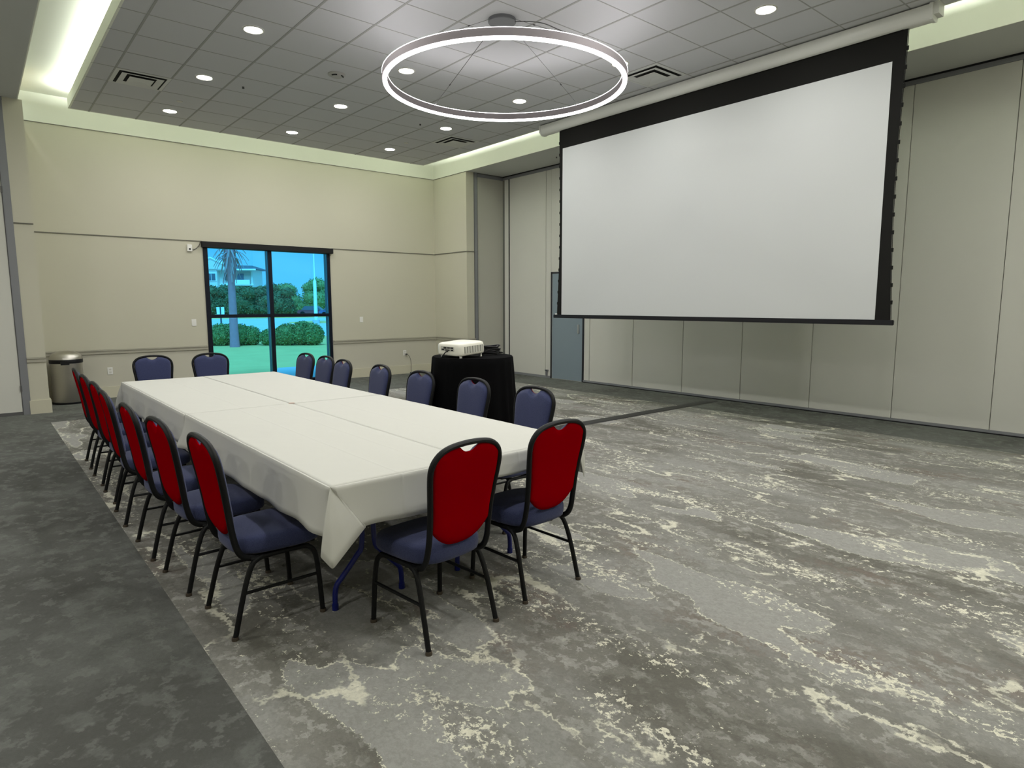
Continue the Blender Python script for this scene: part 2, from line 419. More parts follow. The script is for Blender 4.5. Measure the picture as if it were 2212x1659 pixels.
p = MB(); p.box(-.01, .03, YN-5, 11.04-5, ZC-.075, ZC-.022); p.build('head_track', M['steelgrey'], parent=part, smooth=False)
p = MB(); p.box(-.018, .03, YN-5, 11.04-5, ZC-.022, ZC); p.build('track_slot', M['black'], parent=part, smooth=False)
p = MB(); p.box(-.03, -.0, 9.60-5, 9.63-5, .03, .17); p.box(-.03, 0, 9.575-5, 9.655-5, .14, .17); p.build('foot_bolt', M['steelgrey'], parent=part, smooth=False)
w = MB(); w.box(XR+.1, XR+.3, YN, YF, 0, ZC); w.build('backing_wall', M['seam'], parent=part, loc=(XR, 5, 0), smooth=False); bpy.data.objects['backing_wall'].location = (0, 0, 0)

dr = MB(); dr.box(XR-.012, XR+.04, 8.58, 8.615, 0, DTOP+.02); dr.box(XR-.012, XR+.04, 9.475, 9.51, 0, DTOP+.02); dr.box(XR-.012, XR+.04, 8.58, 9.51, DTOP-.012, DTOP+.02)
door = struct(dr.build('door_1', M['doorframe'], smooth=False), 'slate grey pass door with black frame in the partition')
dr = MB(); dr.box(XR-.002, XR+.03, 8.62, 9.47, .012, DTOP-.016); dr.build('door_leaf', M['doorgrey'], parent=door, smooth=False)
dr = MB(); dr.box(XR-.008, XR+.01, 8.612, 9.478, 0, .012); dr.box(XR-.006, XR+.0, 8.615, 8.622, .012, DTOP-.012); dr.box(XR-.006, XR, 9.468, 9.475, .012, DTOP-.012); dr.build('edge_trim', M['chrome'], parent=door, smooth=False)
dr = MB(); dr.box(XR-.022, XR, 8.70, 8.745, .95, 1.125); dr.build('door_handle', M['chrome'], parent=door, smooth=False, bevel=.004)

# cable cover across the carpet
s = MB(); s.prism([(4.6, 5.47), (8.86, 5.47), (8.86, 5.67), (4.6, 5.67)], 0, .001)
s = MB(); s.add([(4.6, 5.47, 0), (8.86, 5.47, 0), (4.6, 5.50, .009), (8.86, 5.50, .009), (4.6, 5.64, .009), (8.86, 5.64, .009), (4.6, 5.67, 0), (8.86, 5.67, 0)],
                [(0, 1, 3, 2), (2, 3, 5, 4), (4, 5, 7, 6), (0, 2, 4, 6), (1, 7, 5, 3), (0, 6, 7, 1)])
tag(s.build('cable_cover', M['strip'], loc=(6.7, 5.57, 0), smooth=False), 'flat black cable cover strip running across the carpet to the partition', 'cable cover')

# ------------------------------------------------------------------ window
win = struct(empty('window_1', (4.38, YF, 0)), 'dark framed four pane window with blue tinted glass')
def wbox(mb, x0, x1, y0, y1, z0, z1): mb.box(x0-4.38, x1-4.38, y0-YF, y1-YF, z0, z1)
XM = 4.365
f = MB(); g_ = MB()
for q, ya_, yb_, e in ((f, YF-.02, YF+.03, 0), (g_, YF+.0301, YF+.16, .006)):
    wbox(q, WX0, WX0+.075-e, ya_, yb_, 0.02, WZ1); wbox(q, WX1-.06+e, WX1, ya_, yb_, .02, WZ1)
    wbox(q, WX0, WX1, ya_, yb_, WZ1-.08+e, WZ1); wbox(q, WX0, WX1, ya_, yb_, .02, .075-e)
    wbox(q, XM-.035+e, XM+.035-e, ya_, yb_, .02, WZ1); wbox(q, WX0+.07, XM-.03, ya_+.003, yb_-.003, 1.285+e, 1.345-e); wbox(q, XM+.03, WX1-.055, ya_+.003, yb_-.003, 1.285+e, 1.345-e)
M['frameOut'] = mat('exterior frame bronze', (.20, .20, .21), .5)
g_.build('outer_frame', M['frameOut'], parent=win, smooth=False)
f.build('window_frame', M['frameBlk'], parent=win, smooth=False)
for (x0, x1) in ((WX0+.075, XM-.035), (XM+.035, WX1-.06)):
    for (z0, z1) in ((.075, 1.285), (1.345, WZ1-.08)):
        p = MB(); wbox(p, x0, x1, YF+.030, YF+.036, z0, z1); p.build('pane', M['glass'], parent=win, smooth=False)
sh = MB(); sh.box(3.17, 5.61, YF-.085, YF-.012, 2.525, 2.628)
tag(sh.build('roller_shade', M['shade'], loc=(4.39, YF-.05, 2.58), smooth=False, bevel=.006), 'dark roller shade cassette mounted across the window head', 'window shade')

# wall plates
def plate(x, z, wd=.075, h=.118, kind='switch'):
    o = empty('wall_plate' if kind != 'outlet' else 'wall_outlet', (x, YF, z))
    p = MB(); p.box(-wd/2, wd/2, -.007, 0, -h/2, h/2); p.build('plate', M['white'], parent=o, smooth=False, bevel=.002)
    p = MB()
    if kind == 'outlet':
        p.box(-.017, .017, -.011, -.006, .008, .036); p.box(-.017, .017, -.011, -.006, -.036, -.008)
        p.build('socket', M['lamptrim'], parent=o, smooth=False, bevel=.002)
    else:
        p.box(-.014, .014, -.011, -.006, -.03, .03); p.build('rocker', M['white'], parent=o, smooth=False, bevel=.002)
    return o
tag(plate(2.985, 1.21), 'white switch plate on the wall just left of the window', 'light switch')
tag(plate(6.215, 1.21), 'white switch plate on the wall right of the window', 'light switch')
tag(plate(1.664, .443, kind='outlet'), 'white wall outlet low on the wainscot right of the trash can', 'outlet')
o = tag(plate(7.235, .462, kind='outlet'), 'white wall outlet with a grey plug in it, left of the projector stand', 'outlet')
c = MB(); c.box(7.245, 7.275, YF-.05, YF-.012, .415, .445)
c.sweep([(7.27, YF-.03, .43), (7.30, YF-.045, .41), (7.335, YF-.05, .36), (7.36, YF-.05, .27), (7.365, YF-.05, .19), (7.355, YF-.06, .09), (7.36, YF-.06, .02)], .0045, 8, 5)
c.box(7.335, 7.385, YF-.085, YF-.04, .0, .03)
tag(c.build('extension_cord', M['cable'], loc=(7.3, YF-.04, .3)), 'thin grey cord hanging from the outlet down the baseboard', 'cord')
o = tag(empty('motion_sensor', (2.985, YF, 2.505)), 'small white sensor box with a dark eye near the upper left window corner', 'sensor')
p = MB(); p.box(-.04, .04, -.035, 0, -.06, .06); p.build('housing', M['white'], parent=o, smooth=False, bevel=.006)
p = MB(); p.box(-.014, .014, -.038, -.033, -.035, -.008); p.build('sensor_eye', M['black'], parent=o, smooth=False)
p = MB(); p.sweep([(.04, -.012, -.02), (.09, -.01, -.015), (.14, -.01, .03), (.17, -.01, .075), (.185, -.012, .13)], .004, 6, 4); p.sweep([(.04, -.012, -.05), (.08, -.01, -.03), (.12, -.01, .0)], .002, 6, 3); p.build('lead', M['cable'], parent=o)

# ------------------------------------------------------------------ ceiling fixtures
def downlight(x, y):
    o = empty('recessed_downlight', (x, y, ZCL))
    p = MB(); p.lathe([(.108, -.001), (.106, -.007), (.094, -.008), (.086, -.002)], seg=40, cap0=False, cap1=False); p.build('trim_ring', M['lamptrim'], parent=o)
    p = MB(); p.lathe([(.087, -.0035), (.05, -.007), (.0, -.008)][:2], seg=36); p.build('lens', M['lamp'], parent=o)
    ld = bpy.data.lights.new('downlight_beam', 'AREA'); ld.shape = 'DISK'; ld.size = .17; ld.energy = DL; ld.color = (1, .985, .945)
    l = bpy.data.objects.new('downlight_beam', ld); col.objects.link(l); l.location = (0, 0, -.012); l.parent = o
    return o
DL = 13
rows = {2.476: 'left', 4.306: 'middle', 6.135: 'right'}
dl_lab = {
 (2.476, 10.765): 'recessed round downlight over the left end of the far wall, beside the left air diffuser',
 (2.476, 8.935): 'second recessed downlight from the far wall in the left row',
 (2.476, 7.105): 'nearest visible recessed downlight of the left row, upper left of the photo',
 (4.306, 10.765): 'recessed downlight nearest the far wall in the middle row',
 (4.306, 8.935): 'second recessed downlight from the far wall in the middle row, behind the ceiling detector',
 (4.306, 7.105): 'recessed downlight seen inside the ring light, upper left of its opening',
 (6.135, 10.765): 'recessed downlight nearest the far wall in the right row, left of an air diffuser',
 (6.135, 8.935): 'recessed downlight just below the ring light in the right row',
 (6.135, 7.105): 'recessed downlight seen inside the ring light, lower middle of its opening',
 (6.135, 5.275): 'recessed downlight touching the right rim of the ring light',
 (6.135, 3.445): 'recessed downlight at the top right above the projection screen housing'}
for (x, y), lab in dl_lab.items():
    tag(downlight(x, y), lab, 'ceiling light', 'recessed downlights in the tile ceiling')
for n, (x, y) in enumerate(((2.476, 5.275), (4.306, 3.445), (2.476, 3.445), (6.135, 1.615), (4.306, 1.615), (2.476, 1.615), (2.476, -.215), (4.306, -.215), (6.135, -.215))):  # unseen downlights added for light, stronger behind the camera
    DL = 13 if y > 0 else 20
    lab = ['unseen recessed downlight of the left row behind the ring light', 'unseen recessed downlight of the middle row overhead the camera side of the ring', 'unseen recessed downlight of the left row over the near end of the table',
           'unseen recessed downlight of the right row closest to the back of the room', 'unseen recessed downlight of the middle row closest to the back of the room', 'unseen recessed downlight of the left row above the camera',
           'added fill downlight of the left row behind the camera', 'added fill downlight of the middle row behind the camera', 'added fill downlight of the right row behind the camera'][n]
    tag(downlight(x, y), lab, 'ceiling light', 'recessed downlights in the tile ceiling')

for n, (x, y) in enumerate(((-1.6, 1.6), (-1.6, 4.6), (-1.6, 7.6), (-4.2, 1.6), (-4.2, 4.6), (-4.2, 7.6))):  # unseen left-bay lamps, added as fill for surfaces facing left
    DL = 24; o = downlight(x, y); o.location.z = ZC
    tag(o, ['added fill downlight of the left bay beside the camera', 'added fill downlight of the left bay level with the near chairs', 'added fill downlight of the left bay level with the far chairs',
            'added outer fill downlight of the left bay by the back wall', 'added outer middle fill downlight of the left bay', 'added outer far fill downlight of the left bay'][n], 'ceiling light', 'added fill downlights of the left bay')
def diffuser(x, y):
    o = empty('air_diffuser', (x, y, ZCL)); h = .30
    p = MB(); p.box(-h, h, -h, h, -.0035, -.001); p.build('throat', M['ventdark'], parent=o, smooth=False)
    for r0, r1, z0, z1 in ((.304, .262, -.004, -.008), (.232, .165, -.022, -.008), (.135, .06, -.026, -.014)):
        p = MB()
        q = [(-1, -1), (1, -1), (1, 1), (-1, 1)]
        for i in range(4):
            a, b_ = q[i], q[(i+1) % 4]
            p.quad((a[0]*r0, a[1]*r0, z0), (b_[0]*r0, b_[1]*r0, z0), (b_[0]*r1, b_[1]*r1, z1), (a[0]*r1, a[1]*r1, z1))
        if r0 < .14: p.quad((-.06, -.06, -.014), (.06, -.06, -.014), (.06, .06, -.014), (-.06, .06, -.014))
        p.build('frame' if r0 > .3 else 'blade_ring', M['ventmetal'], parent=o, smooth=False, solid=.003)
    return o
for (x, y), lab in {(1.871, 9.545): 'square air diffuser at the left of the tile ceiling', (6.745, 9.545): 'square air diffuser near the far right corner of the tile ceiling',
                    (6.745, 5.275): 'square air diffuser right of the ring light above the screen housing'}.items():
    tag(diffuser(x, y), lab, 'air vent', 'air diffusers in the tile ceiling')
o = tag(empty('ceiling_detector', (3.70, 7.76, ZCL)), 'round grey ceiling detector with two dark slots, left of the ring light', 'detector')
p = MB(); p.lathe([(.105, 0), (.104, -.012), (.085, -.022), (.06, -.04), (.0, -.045)][:4], seg=32); p.build('body', M['smoke'], parent=o)
for a0, a1 in ((200, 250), (290, 340)):
    p = MB(); p.sweep([(.078*cos(R(a)), .078*sin(R(a)), -.030) for a in range(a0, a1+1, 10)], .008, 6); p.build('slot', M['black'], parent=o)
for (x, y, z), lab in {(2.474, 10.18, ZCL): 'small pale sprinkler cover beside the far left downlight', (6.13, 10.17, ZCL): 'small pale sprinkler cover near the far right ceiling corner',
                       (2.965, 8.99, ZCL): 'tiny dark sprinkler head in the left part of the tile ceiling', (5.68, 8.99, ZCL): 'tiny dark sprinkler head below the ring light',
                       (8.62, 8.92, ZC): 'tiny sprinkler head under the grey soffit left of the screen'}.items():
    p = MB()
    if 'cover' in lab: p.lathe([(.04, 0), (.04, -.004), (.03, -.006)], x, y, 20)
    else: p.lathe([(.016, 0), (.010, -.012), (.016, -.02), (.004, -.024)], x, y, 12)
    p.v = [(a, b_, c_+z) for a, b_, c_ in p.v]
    tag(p.build('sprinkler_head', M['lamptrim'] if 'cover' in lab else M['cable'], loc=(x, y, z)), lab, 'sprinkler')

# LED strips hidden on top of the ceiling raft
def cove(x, y, lx, ly, tilt, e):
    ld = bpy.data.lights.new('cove_led', 'AREA'); ld.shape = 'RECTANGLE'; ld.size = lx; ld.size_y = ly; ld.energy = e; ld.color = (.95, 1, .91)
    l = bpy.data.objects.new('cove_led', ld); col.objects.link(l); l.location = (x, y, ZLIP+.004); l.rotation_euler = tilt; return l
LE = 118
cy = (CY0+CY1)/2; ly = CY1-CY0-.1; cx = (CX0+CX1)/2; lx = CX1-CX0-.1
cove(CX0+.03, cy, .02, ly, (0, R(180+0), 0), LE*.38)
cove(CX1-.03, cy, .02, ly, (0, R(180-0), 0), LE*2.6)
cove(cx, CY1-.03, lx, .02, (R(180), 0, 0), LE*1.35)
cove(cx, CY0+.03, lx, .02, (R(180), 0, 0), LE*.5)

# ring pendant
RX, RY, RZ, RR = 4.31, 5.215, 3.71, 1.195
ring = tag(empty('ring_chandelier', (RX, RY, RZ)), 'large suspended aluminium ring light with glowing upper and lower rims', 'pendant light')
def ringmesh(r0, r1, z0, z1, seg=128):
    m = MB(); vs = []; fs = []
    for k in range(seg):
        a = 2*pi*k/seg
        for r_, z_ in ((r0, z0), (r1, z0), (r1, z1), (r0, z1)): vs.append((r_*cos(a), r_*sin(a), z_))
    for k in range(seg):
        j = (k+1) % seg
        for q in range(4): fs.append((k*4+q, k*4+(q+1) % 4, j*4+(q+1) % 4, j*4+q))
    return m.add(vs, fs)
ringmesh(RR-.026, RR+.026, .008, .072).build('ring_body', M['aluminium'], parent=ring)
ringmesh(RR-.020, RR+.020, -.010, .0085).build('lower_diffuser', M['ringlight'], parent=ring)
ringmesh(RR-.0275, RR+.0275, .0722, .0755).build('upper_diffuser', M['ringup'], parent=ring)
can = MB(); can.lathe([(.14, ZCL-RZ-.0), (.14, ZCL-RZ-.028), (.134, ZCL-RZ-.034)], 0, .045, 40); can.build('canopy', M['canopy'], parent=ring)
for k, a in enumerate((93, 6, 183, 273)):
    p = MB(); ax, ay = cos(R(a)), sin(R(a))
    p0 = Vector((.12*ax, .045+.12*ay, ZCL-RZ-.02)); p1 = Vector((RR*ax, RR*ay, .078))
    p.sweep([p0, p1], .0028 if k == 0 else .0016, 6); pm = p0.lerp(p1, .72 if k < 2 else .3); dv = (p1-p0).normalized()*.012; p.sweep([pm-dv, pm+dv], .006, 6); p.sweep([p1-Vector((0, 0, .0)), p1+Vector((0, 0, .02))], .006, 6)
    p.build('suspension_cable', M['cable'], parent=ring)
p = MB(); p.sweep([(.08, -.05, ZCL-RZ-.03), (.10, -.22, ZCL-RZ-.075), (.06, -.5, .46), (-.06, -.85, .26), (-.20, -RR*.985, .075)], .0045, 8, 6); p.build('power_lead', M['cable'], parent=ring)

# ------------------------------------------------------------------ projection screen
SX = 7.25
scr = tag(empty('projection_screen', (SX, 5.02, 1.33)), 'huge white projection screen with black border lowered from a white ceiling housing', 'projection screen')
def S3(mb, fn=None):  # world -> local
    mb.v = [(x-SX, y-5.02, z-1.33) for x, y, z in mb.v]; return mb
def side(z, s):  # scalloped, pinched outer edge of the tab-tensioned fabric
    t = (z-1.35)/(4.21-1.35)
    base = (2.560 if s < 0 else 7.430)
    flare = .028*max(0, (1-t*2.6))**1.3
    pinch = .022*sin(pi*min(1, t*1.05))
    return base + s*(flare - pinch)
m = MB(); n = 56
vs = []; fs = []
for i in range(n+1):
    z = 1.35 + (4.21-1.35)*i/n
    for s_ in (-1, 1):
        for dx in (-.0015, .0015): vs.append((SX+dx, side(z, s_), z))
for i in range(n):
    a = i*4; b_ = a+4
    fs += [(a, a+2, b_+2, b_), (a+1, b_+1, b_+3, a+3), (a, b_, b_+1, a+1), (a+2, a+3, b_+3, b_+2)]
m.add(vs, fs); S3(m); m.build('black_border', M['screenblack'], parent=scr, smooth=False)
m = MB(); m.box(SX-.004, SX-.0018, 2.683, 7.362, 1.358, 3.93); S3(m); m.build('white_surface', M['screenwhite'], parent=scr, smooth=False)
m = MB(); m.box(SX-.02, SX+.02, 2.50, 7.535, 1.303, 1.358); S3(m); m.build('bottom_bar', M['black'], parent=scr, smooth=False, bevel=.006)
for s_ in (-1, 1):
    m = MB(); pts = []
    for i in range(0, 25):
        z = 1.36 + (4.20-1.36)*i/24; pts.append((SX, side(z, s_)+s_*.006, z))
    m.sweep(pts, .0035, 6)
    for i in range(1, 16):
        z = 1.36+2.84*i/16; y = side(z, s_)+s_*.006; m.box(SX-.004, SX+.004, y-.012, y+.012, z-.02, z+.02)
    S3(m); m.build('tension_cord', M['screenblack'], parent=scr)
m = MB(); m.box(SX-.012, SX+.014, 7.46, 7.50, 1.352, 1.372); S3(m); m.build('cord_clip', M['white'], parent=scr, smooth=False)
m = MB()
prof = [(SX-.075, 4.345), (SX-.078, 4.30), (SX-.070, 4.255), (SX-.045, 4.218), (SX-.012, 4.205), (SX+.03, 4.205), (SX+.065, 4.215), (SX+.075, 4.25), (SX+.075, 4.345)]
k = len(prof); vs = [(a, 2.36, c_) for a, c_ in prof] + [(a, 7.80, c_) for a, c_ in prof]
m.add(vs, [(i, (i+1) % k, k+(i+1) % k, k+i) for i in range(k)] + [tuple(range(k)), tuple(range(2*k-1, k-1, -1))]); S3(m)
m.build('housing', M['housing'], parent=scr, angle=50)
for y0, y1 in ((2.335, 2.362), (7.798, 7.825)):
    m = MB(); vs = [(SX+(a-SX)*1.08, yy, 4.28+(c_-4.28)*1.10) for yy in (y0, y1) for a, c_ in prof]
    m.add(vs, [(i, (i+1) % k, k+(i+1) % k, k+i) for i in range(k)] + [tuple(range(k)), tuple(range(2*k-1, k-1, -1))]); S3(m); m.build('end_cap', M['housing'], parent=scr, smooth=False)
for ya_, yb_ in ((2.29, 2.34), (7.82, 7.86)): m = MB(); m.box(SX-.05, SX+.09, ya_, yb_, 4.25, ZCL); S3(m); m.build('mount_bracket', M['housing'], parent=scr, smooth=False)
m = MB(); m.box(SX-.012, SX+.012, 2.60, 7.40, 4.198, 4.21); S3(m); m.build('fabric_slot', M['screenblack'], parent=scr, smooth=False)

# ------------------------------------------------------------------ tables with linen
TZ = .752
TX0, TXM, TX1, TY0, TYM, TY1 = 1.095, 1.845, 2.61, 2.49, 4.86, 7.36
def table(x0, x1, y0, y1, lab):
    cx_, cy_ = (x0+x1)/2, (y0+y1)/2
    o = tag(empty('folding_table', (cx_, cy_, 0)), lab, 'table', 'folding tables pushed together under the linen')
    hx, hy = (x1-x0)/2-.006, (y1-y0)/2-.006
    p = MB(); p.box(-hx, hx, -hy, hy, TZ-.03, TZ); p.build('tabletop', M['ttop'], parent=o, smooth=False, bevel=.008)
    for s_ in (-1, 1):
        y = s_*(hy-.405)
        p = MB()
        for sx in (-1, 1):
            p.sweep([(sx*(hx-.178), y, 0.0), (sx*(hx-.183), y, .11), (sx*(hx-.22), y, .16), (sx*(hx-.30), y, .25), (sx*(hx-.335), y, .33), (sx*(hx-.335), y, TZ-.035)], .0135, 10, 4)
        p.sweep([(-(hx-.335), y, .50), (hx-.335, y, .50)], .009, 8)
        p.build('leg_frame', M['tleg'], parent=o)
        p = MB(); p.sweep([(0, y, .50), (0, y-s_*.05, .58), (0, y-s_*.42, TZ-.035)], .008, 8, 3); p.build('brace', M['tleg'], parent=o)
        for sx in (-1, 1): p = MB(); p.lathe([(.0165, 0), (.0165, .03)], sx*(hx-.178), y, 12); p.build('foot_cap', M['tleg'], parent=o)
    return o
table(TX0, TXM, TY0, TYM, 'folding table with navy legs at the near left, under the white linen')
table(TXM, TX1, TY0, TYM, 'folding table with navy legs at the near right, under the white linen')
table(TX0, TXM, TYM, TY1, 'folding table with navy legs at the far left, under the white linen')
table(TXM, TX1, TYM, TY1, 'folding table with navy legs at the far right, under the white linen')

def cloth(xa, xb, ya, yb, sx, sy, dx, dy, lab, zt=TZ+.006, creases=(), wob=0., flare=0., cs=1.):
    """linen on one table: sx/sy = which outer side hangs (-1/+1); dx, dy = length of the drop on that side"""
    m = MB()
    nx, ny = 30, 60
    xs = [xa+(xb-xa)*i/nx for i in range(nx+1)]; ys = [ya+(yb-ya)*j/ny for j in range(ny+1)]
    rnd = lambda a, b_: noise.noise(Vector((a*2.1+wob, b_*2.1, wob)))
    def ztop(x, y):
        z = zt + .0012*rnd(x*2, y*2)
        for axis, pos in creases:
            d = abs((x if axis == 'x' else y)-pos)
            z += .0011*math.exp(-(d/.006)**2)
        ex = min(abs(x-ex_), 1) if False else 1
        return z
    cxs = [p for a, p in creases if a == 'x']; cys = [p for a, p in creases if a == 'y']
    xs = sorted(set(xs + [p+q for p in cxs for q in (-.008, -.004, 0, .004, .008)])); ys = sorted(set(ys + [p+q for p in cys for q in (-.008, -.004, 0, .004, .008)]))
    xs = [x for x in xs if xa <= x <= xb]; ys = [y for y in ys if ya <= y <= yb]
    nxx, nyy = len(xs), len(ys)
    m.add([(x, y, ztop(x, y)) for y in ys for x in xs], [(j*nxx+i, j*nxx+i+1, (j+1)*nxx+i+1, (j+1)*nxx+i) for j in range(nyy-1) for i in range(nxx-1)])
    Xe = xa if sx < 0 else xb; Ye = ya if sy < 0 else yb
    nd = 12; gap = .13                         # the corner cone takes over the last 'gap' metres
    def drop(t, d):                            # rounded edge then straight fall: returns outward, down
        r = .010
        s_ = t*d
        if s_ < r*1.57: a = s_/r; return r*sin(a), r*(1-cos(a))
        return r + .018*(s_/d)**1.5, r + (s_-r*1.57)
    cpl = []
    # long side (along y)
    col_y = [y for y in ys]
    rows = []
    for j in range(nd+1):
        row = []
        for y in col_y:
            dist = abs(y-Ye); far = abs(y-(yb if sy < 0 else ya))
            t = (j/nd)**1.5; o_, dn = drop(t, dx*(1+.035*rnd(y*1.7, 5)))
            o_ += t*t*.014*rnd(y*2.6, 1.) + t*t*flare*math.exp(-far/.10)
            if dist < gap: o_ -= .022*t*(1-dist/gap)
            row.append((Xe+sx*o_, y, ztop(Xe, y)-dn))
        rows.append(row)
    n0 = len(col_y)
    m.add([v for r_ in rows for v in r_], [(j*n0+i, j*n0+i+1, (j+1)*n0+i+1, (j+1)*n0+i) for j in range(nd) for i in range(n0-1)])
    sideY = [rows[j][0 if sy < 0 else n0-1] for j in range(nd+1)]
    rows = []
    for j in range(nd+1):
        row = []
        for x in xs:
            dist = abs(x-Xe)
            t = (j/nd)**1.5; o_, dn = drop(t, dy*(1+.03*rnd(x*1.7, 9)))
            o_ += t*t*.012*rnd(x*3.1, 2.)
            for p_ in cxs: o_ += .0022*math.exp(-((x-p_)/.008)**2)
            xx = max(x, Xe+.142*cs*t) if sx < 0 else min(x, Xe-.142*cs*t)
            row.append((xx, Ye+sy*o_, ztop(x, Ye)-dn))
        rows.append(row)
    n0 = len(xs)
    m.add([v for r_ in rows for v in r_], [(j*n0+i, j*n0+i+1, (j+1)*n0+i+1, (j+1)*n0+i) for j in range(nd) for i in range(n0-1)])
    sideX = [rows[j][0 if sx < 0 else n0-1] for j in range(nd+1)]
    # corner: an extra triangle of cloth that hangs in a cone with its tip low and outward
    O = Vector(sideY[0])
    E0, E1 = Vector(sideY[-1])-O, Vector(sideX[-1])-O
    hang = [E0, Vector((sx*.030, sy*.004, -dx*1.03)), Vector((sx*.075*cs, sy*.045*cs, -dx*(1+.17*cs))), Vector((sx*.036*cs, sy*.075*cs, -max(dx, dy)*(1+.42*cs))), Vector((-sx*.045*cs, sy*.062*cs, -(dy+(max(dx, dy)*.25*cs)))), E1]
    ends = [O+h for h in hang]
    nu = 50; P = []
    for i in range(nu+1):
        q = i/nu*(len(ends)-1); a = min(int(q), len(ends)-2); t = q-a
        P.append(ends[a].lerp(ends[a+1], t))
    for _ in range(2): P = [P[0]]+[(P[i-1]+P[i]*2+P[i+1])/4 for i in range(1, nu)]+[P[-1]]
    vs = []
    for j in range(nd+1):
        t = (j/nd)**1.5
        for i in range(nu+1):
            base = O + (P[i]-O)*t
            bulge = Vector((sx, sy, 0))*.010*sin(pi*t)*sin(pi*i/nu)
            if i == 0: base = Vector(sideY[j]); bulge *= 0
            if i == nu: base = Vector(sideX[j]); bulge *= 0
            vs.append(tuple(base+bulge))
    m.add(vs, [(j*(nu+1)+i, j*(nu+1)+i+1, (j+1)*(nu+1)+i+1, (j+1)*(nu+1)+i) for j in range(nd) for i in range(nu)])
    o = m.build('tablecloth', M['linen'], loc=((xa+xb)/2, (ya+yb)/2, 0), weld=False, solid=.0016, angle=40)
    return tag(o, lab, 'tablecloth', 'white linens on the long table')
cloth(TX0, TXM-.0015, TY0, TYM+.004, -1, -1, .232, .205, 'white linen over the near left quarter, with a pointed corner hanging toward the camera', creases=(('x', 1.435), ('x', 1.66)), wob=1., flare=.05, zt=TZ+.010)
cloth(TXM+.0015, TX1, TY0, TYM-.01, 1, -1, .20, .115, 'white linen over the near right quarter with a short front drop', creases=(('x', 2.13),), wob=2., zt=TZ+.008, cs=.3)
cloth(TX0-.002, TXM-.0015, TYM+.007, TY1, -1, 1, .232, .20, 'white linen over the far left quarter, sagging beside the red-backed chairs', wob=3., creases=(('x', 1.5),), zt=TZ+.006, flare=-.03)
cloth(TXM+.0015, TX1, TYM+.004, TY1, 1, 1, .20, .20, 'white linen over the far right quarter nearest the window', wob=4., creases=(('y', 6.1),), zt=TZ+.006, cs=.25)
tp = MB(); tp.lathe([(.024, TZ+.0125), (.022, TZ+.0145), (.01, TZ+.015)], 1.845, 4.85, 14)
M['tape'] = mat('tape dot tan', (.45, .33, .27), .7)
tag(tp.build('tape_dot', M['tape'], loc=(1.845, 4.85, TZ)), 'small tan tape spot where the four linens meet', 'tape')

# ------------------------------------------------------------------ banquet chair
BACK = [(.355, -.105, .172), (.375, -.150, .178), (.42, -.176, .180), (.50, -.192, .178), (.60, -.205, .181), (.70, -.220, .191), (.78, -.234, .201), (.83, -.243, .202), (.87, -.251, .187), (.902, -.257, .152), (.921, -.262, .095), (.928, -.264, 0.)]
def interp(z, k):
    for a, b_ in zip(BACK, BACK[1:]):
        if z <= b_[0]: t = max(0, (z-a[0])/(b_[0]-a[0])); return a[k]+(b_[k]-a[k])*t
    return BACK[-1][k]
def arc_z(x):
    pts = [(0, .928), (.095, .921), (.152, .902), (.187, .870), (.202, .83)]
    x = abs(x)
    for a, b_ in zip(pts, pts[1:]):
        if x <= b_[0]:
            t = (x-a[0])/(b_[0]-a[0]); return a[1]+(b_[1]-a[1])*t
    return .83
def smoothstep(t): t = max(0, min(1, t)); return t*t*(3-2*t)
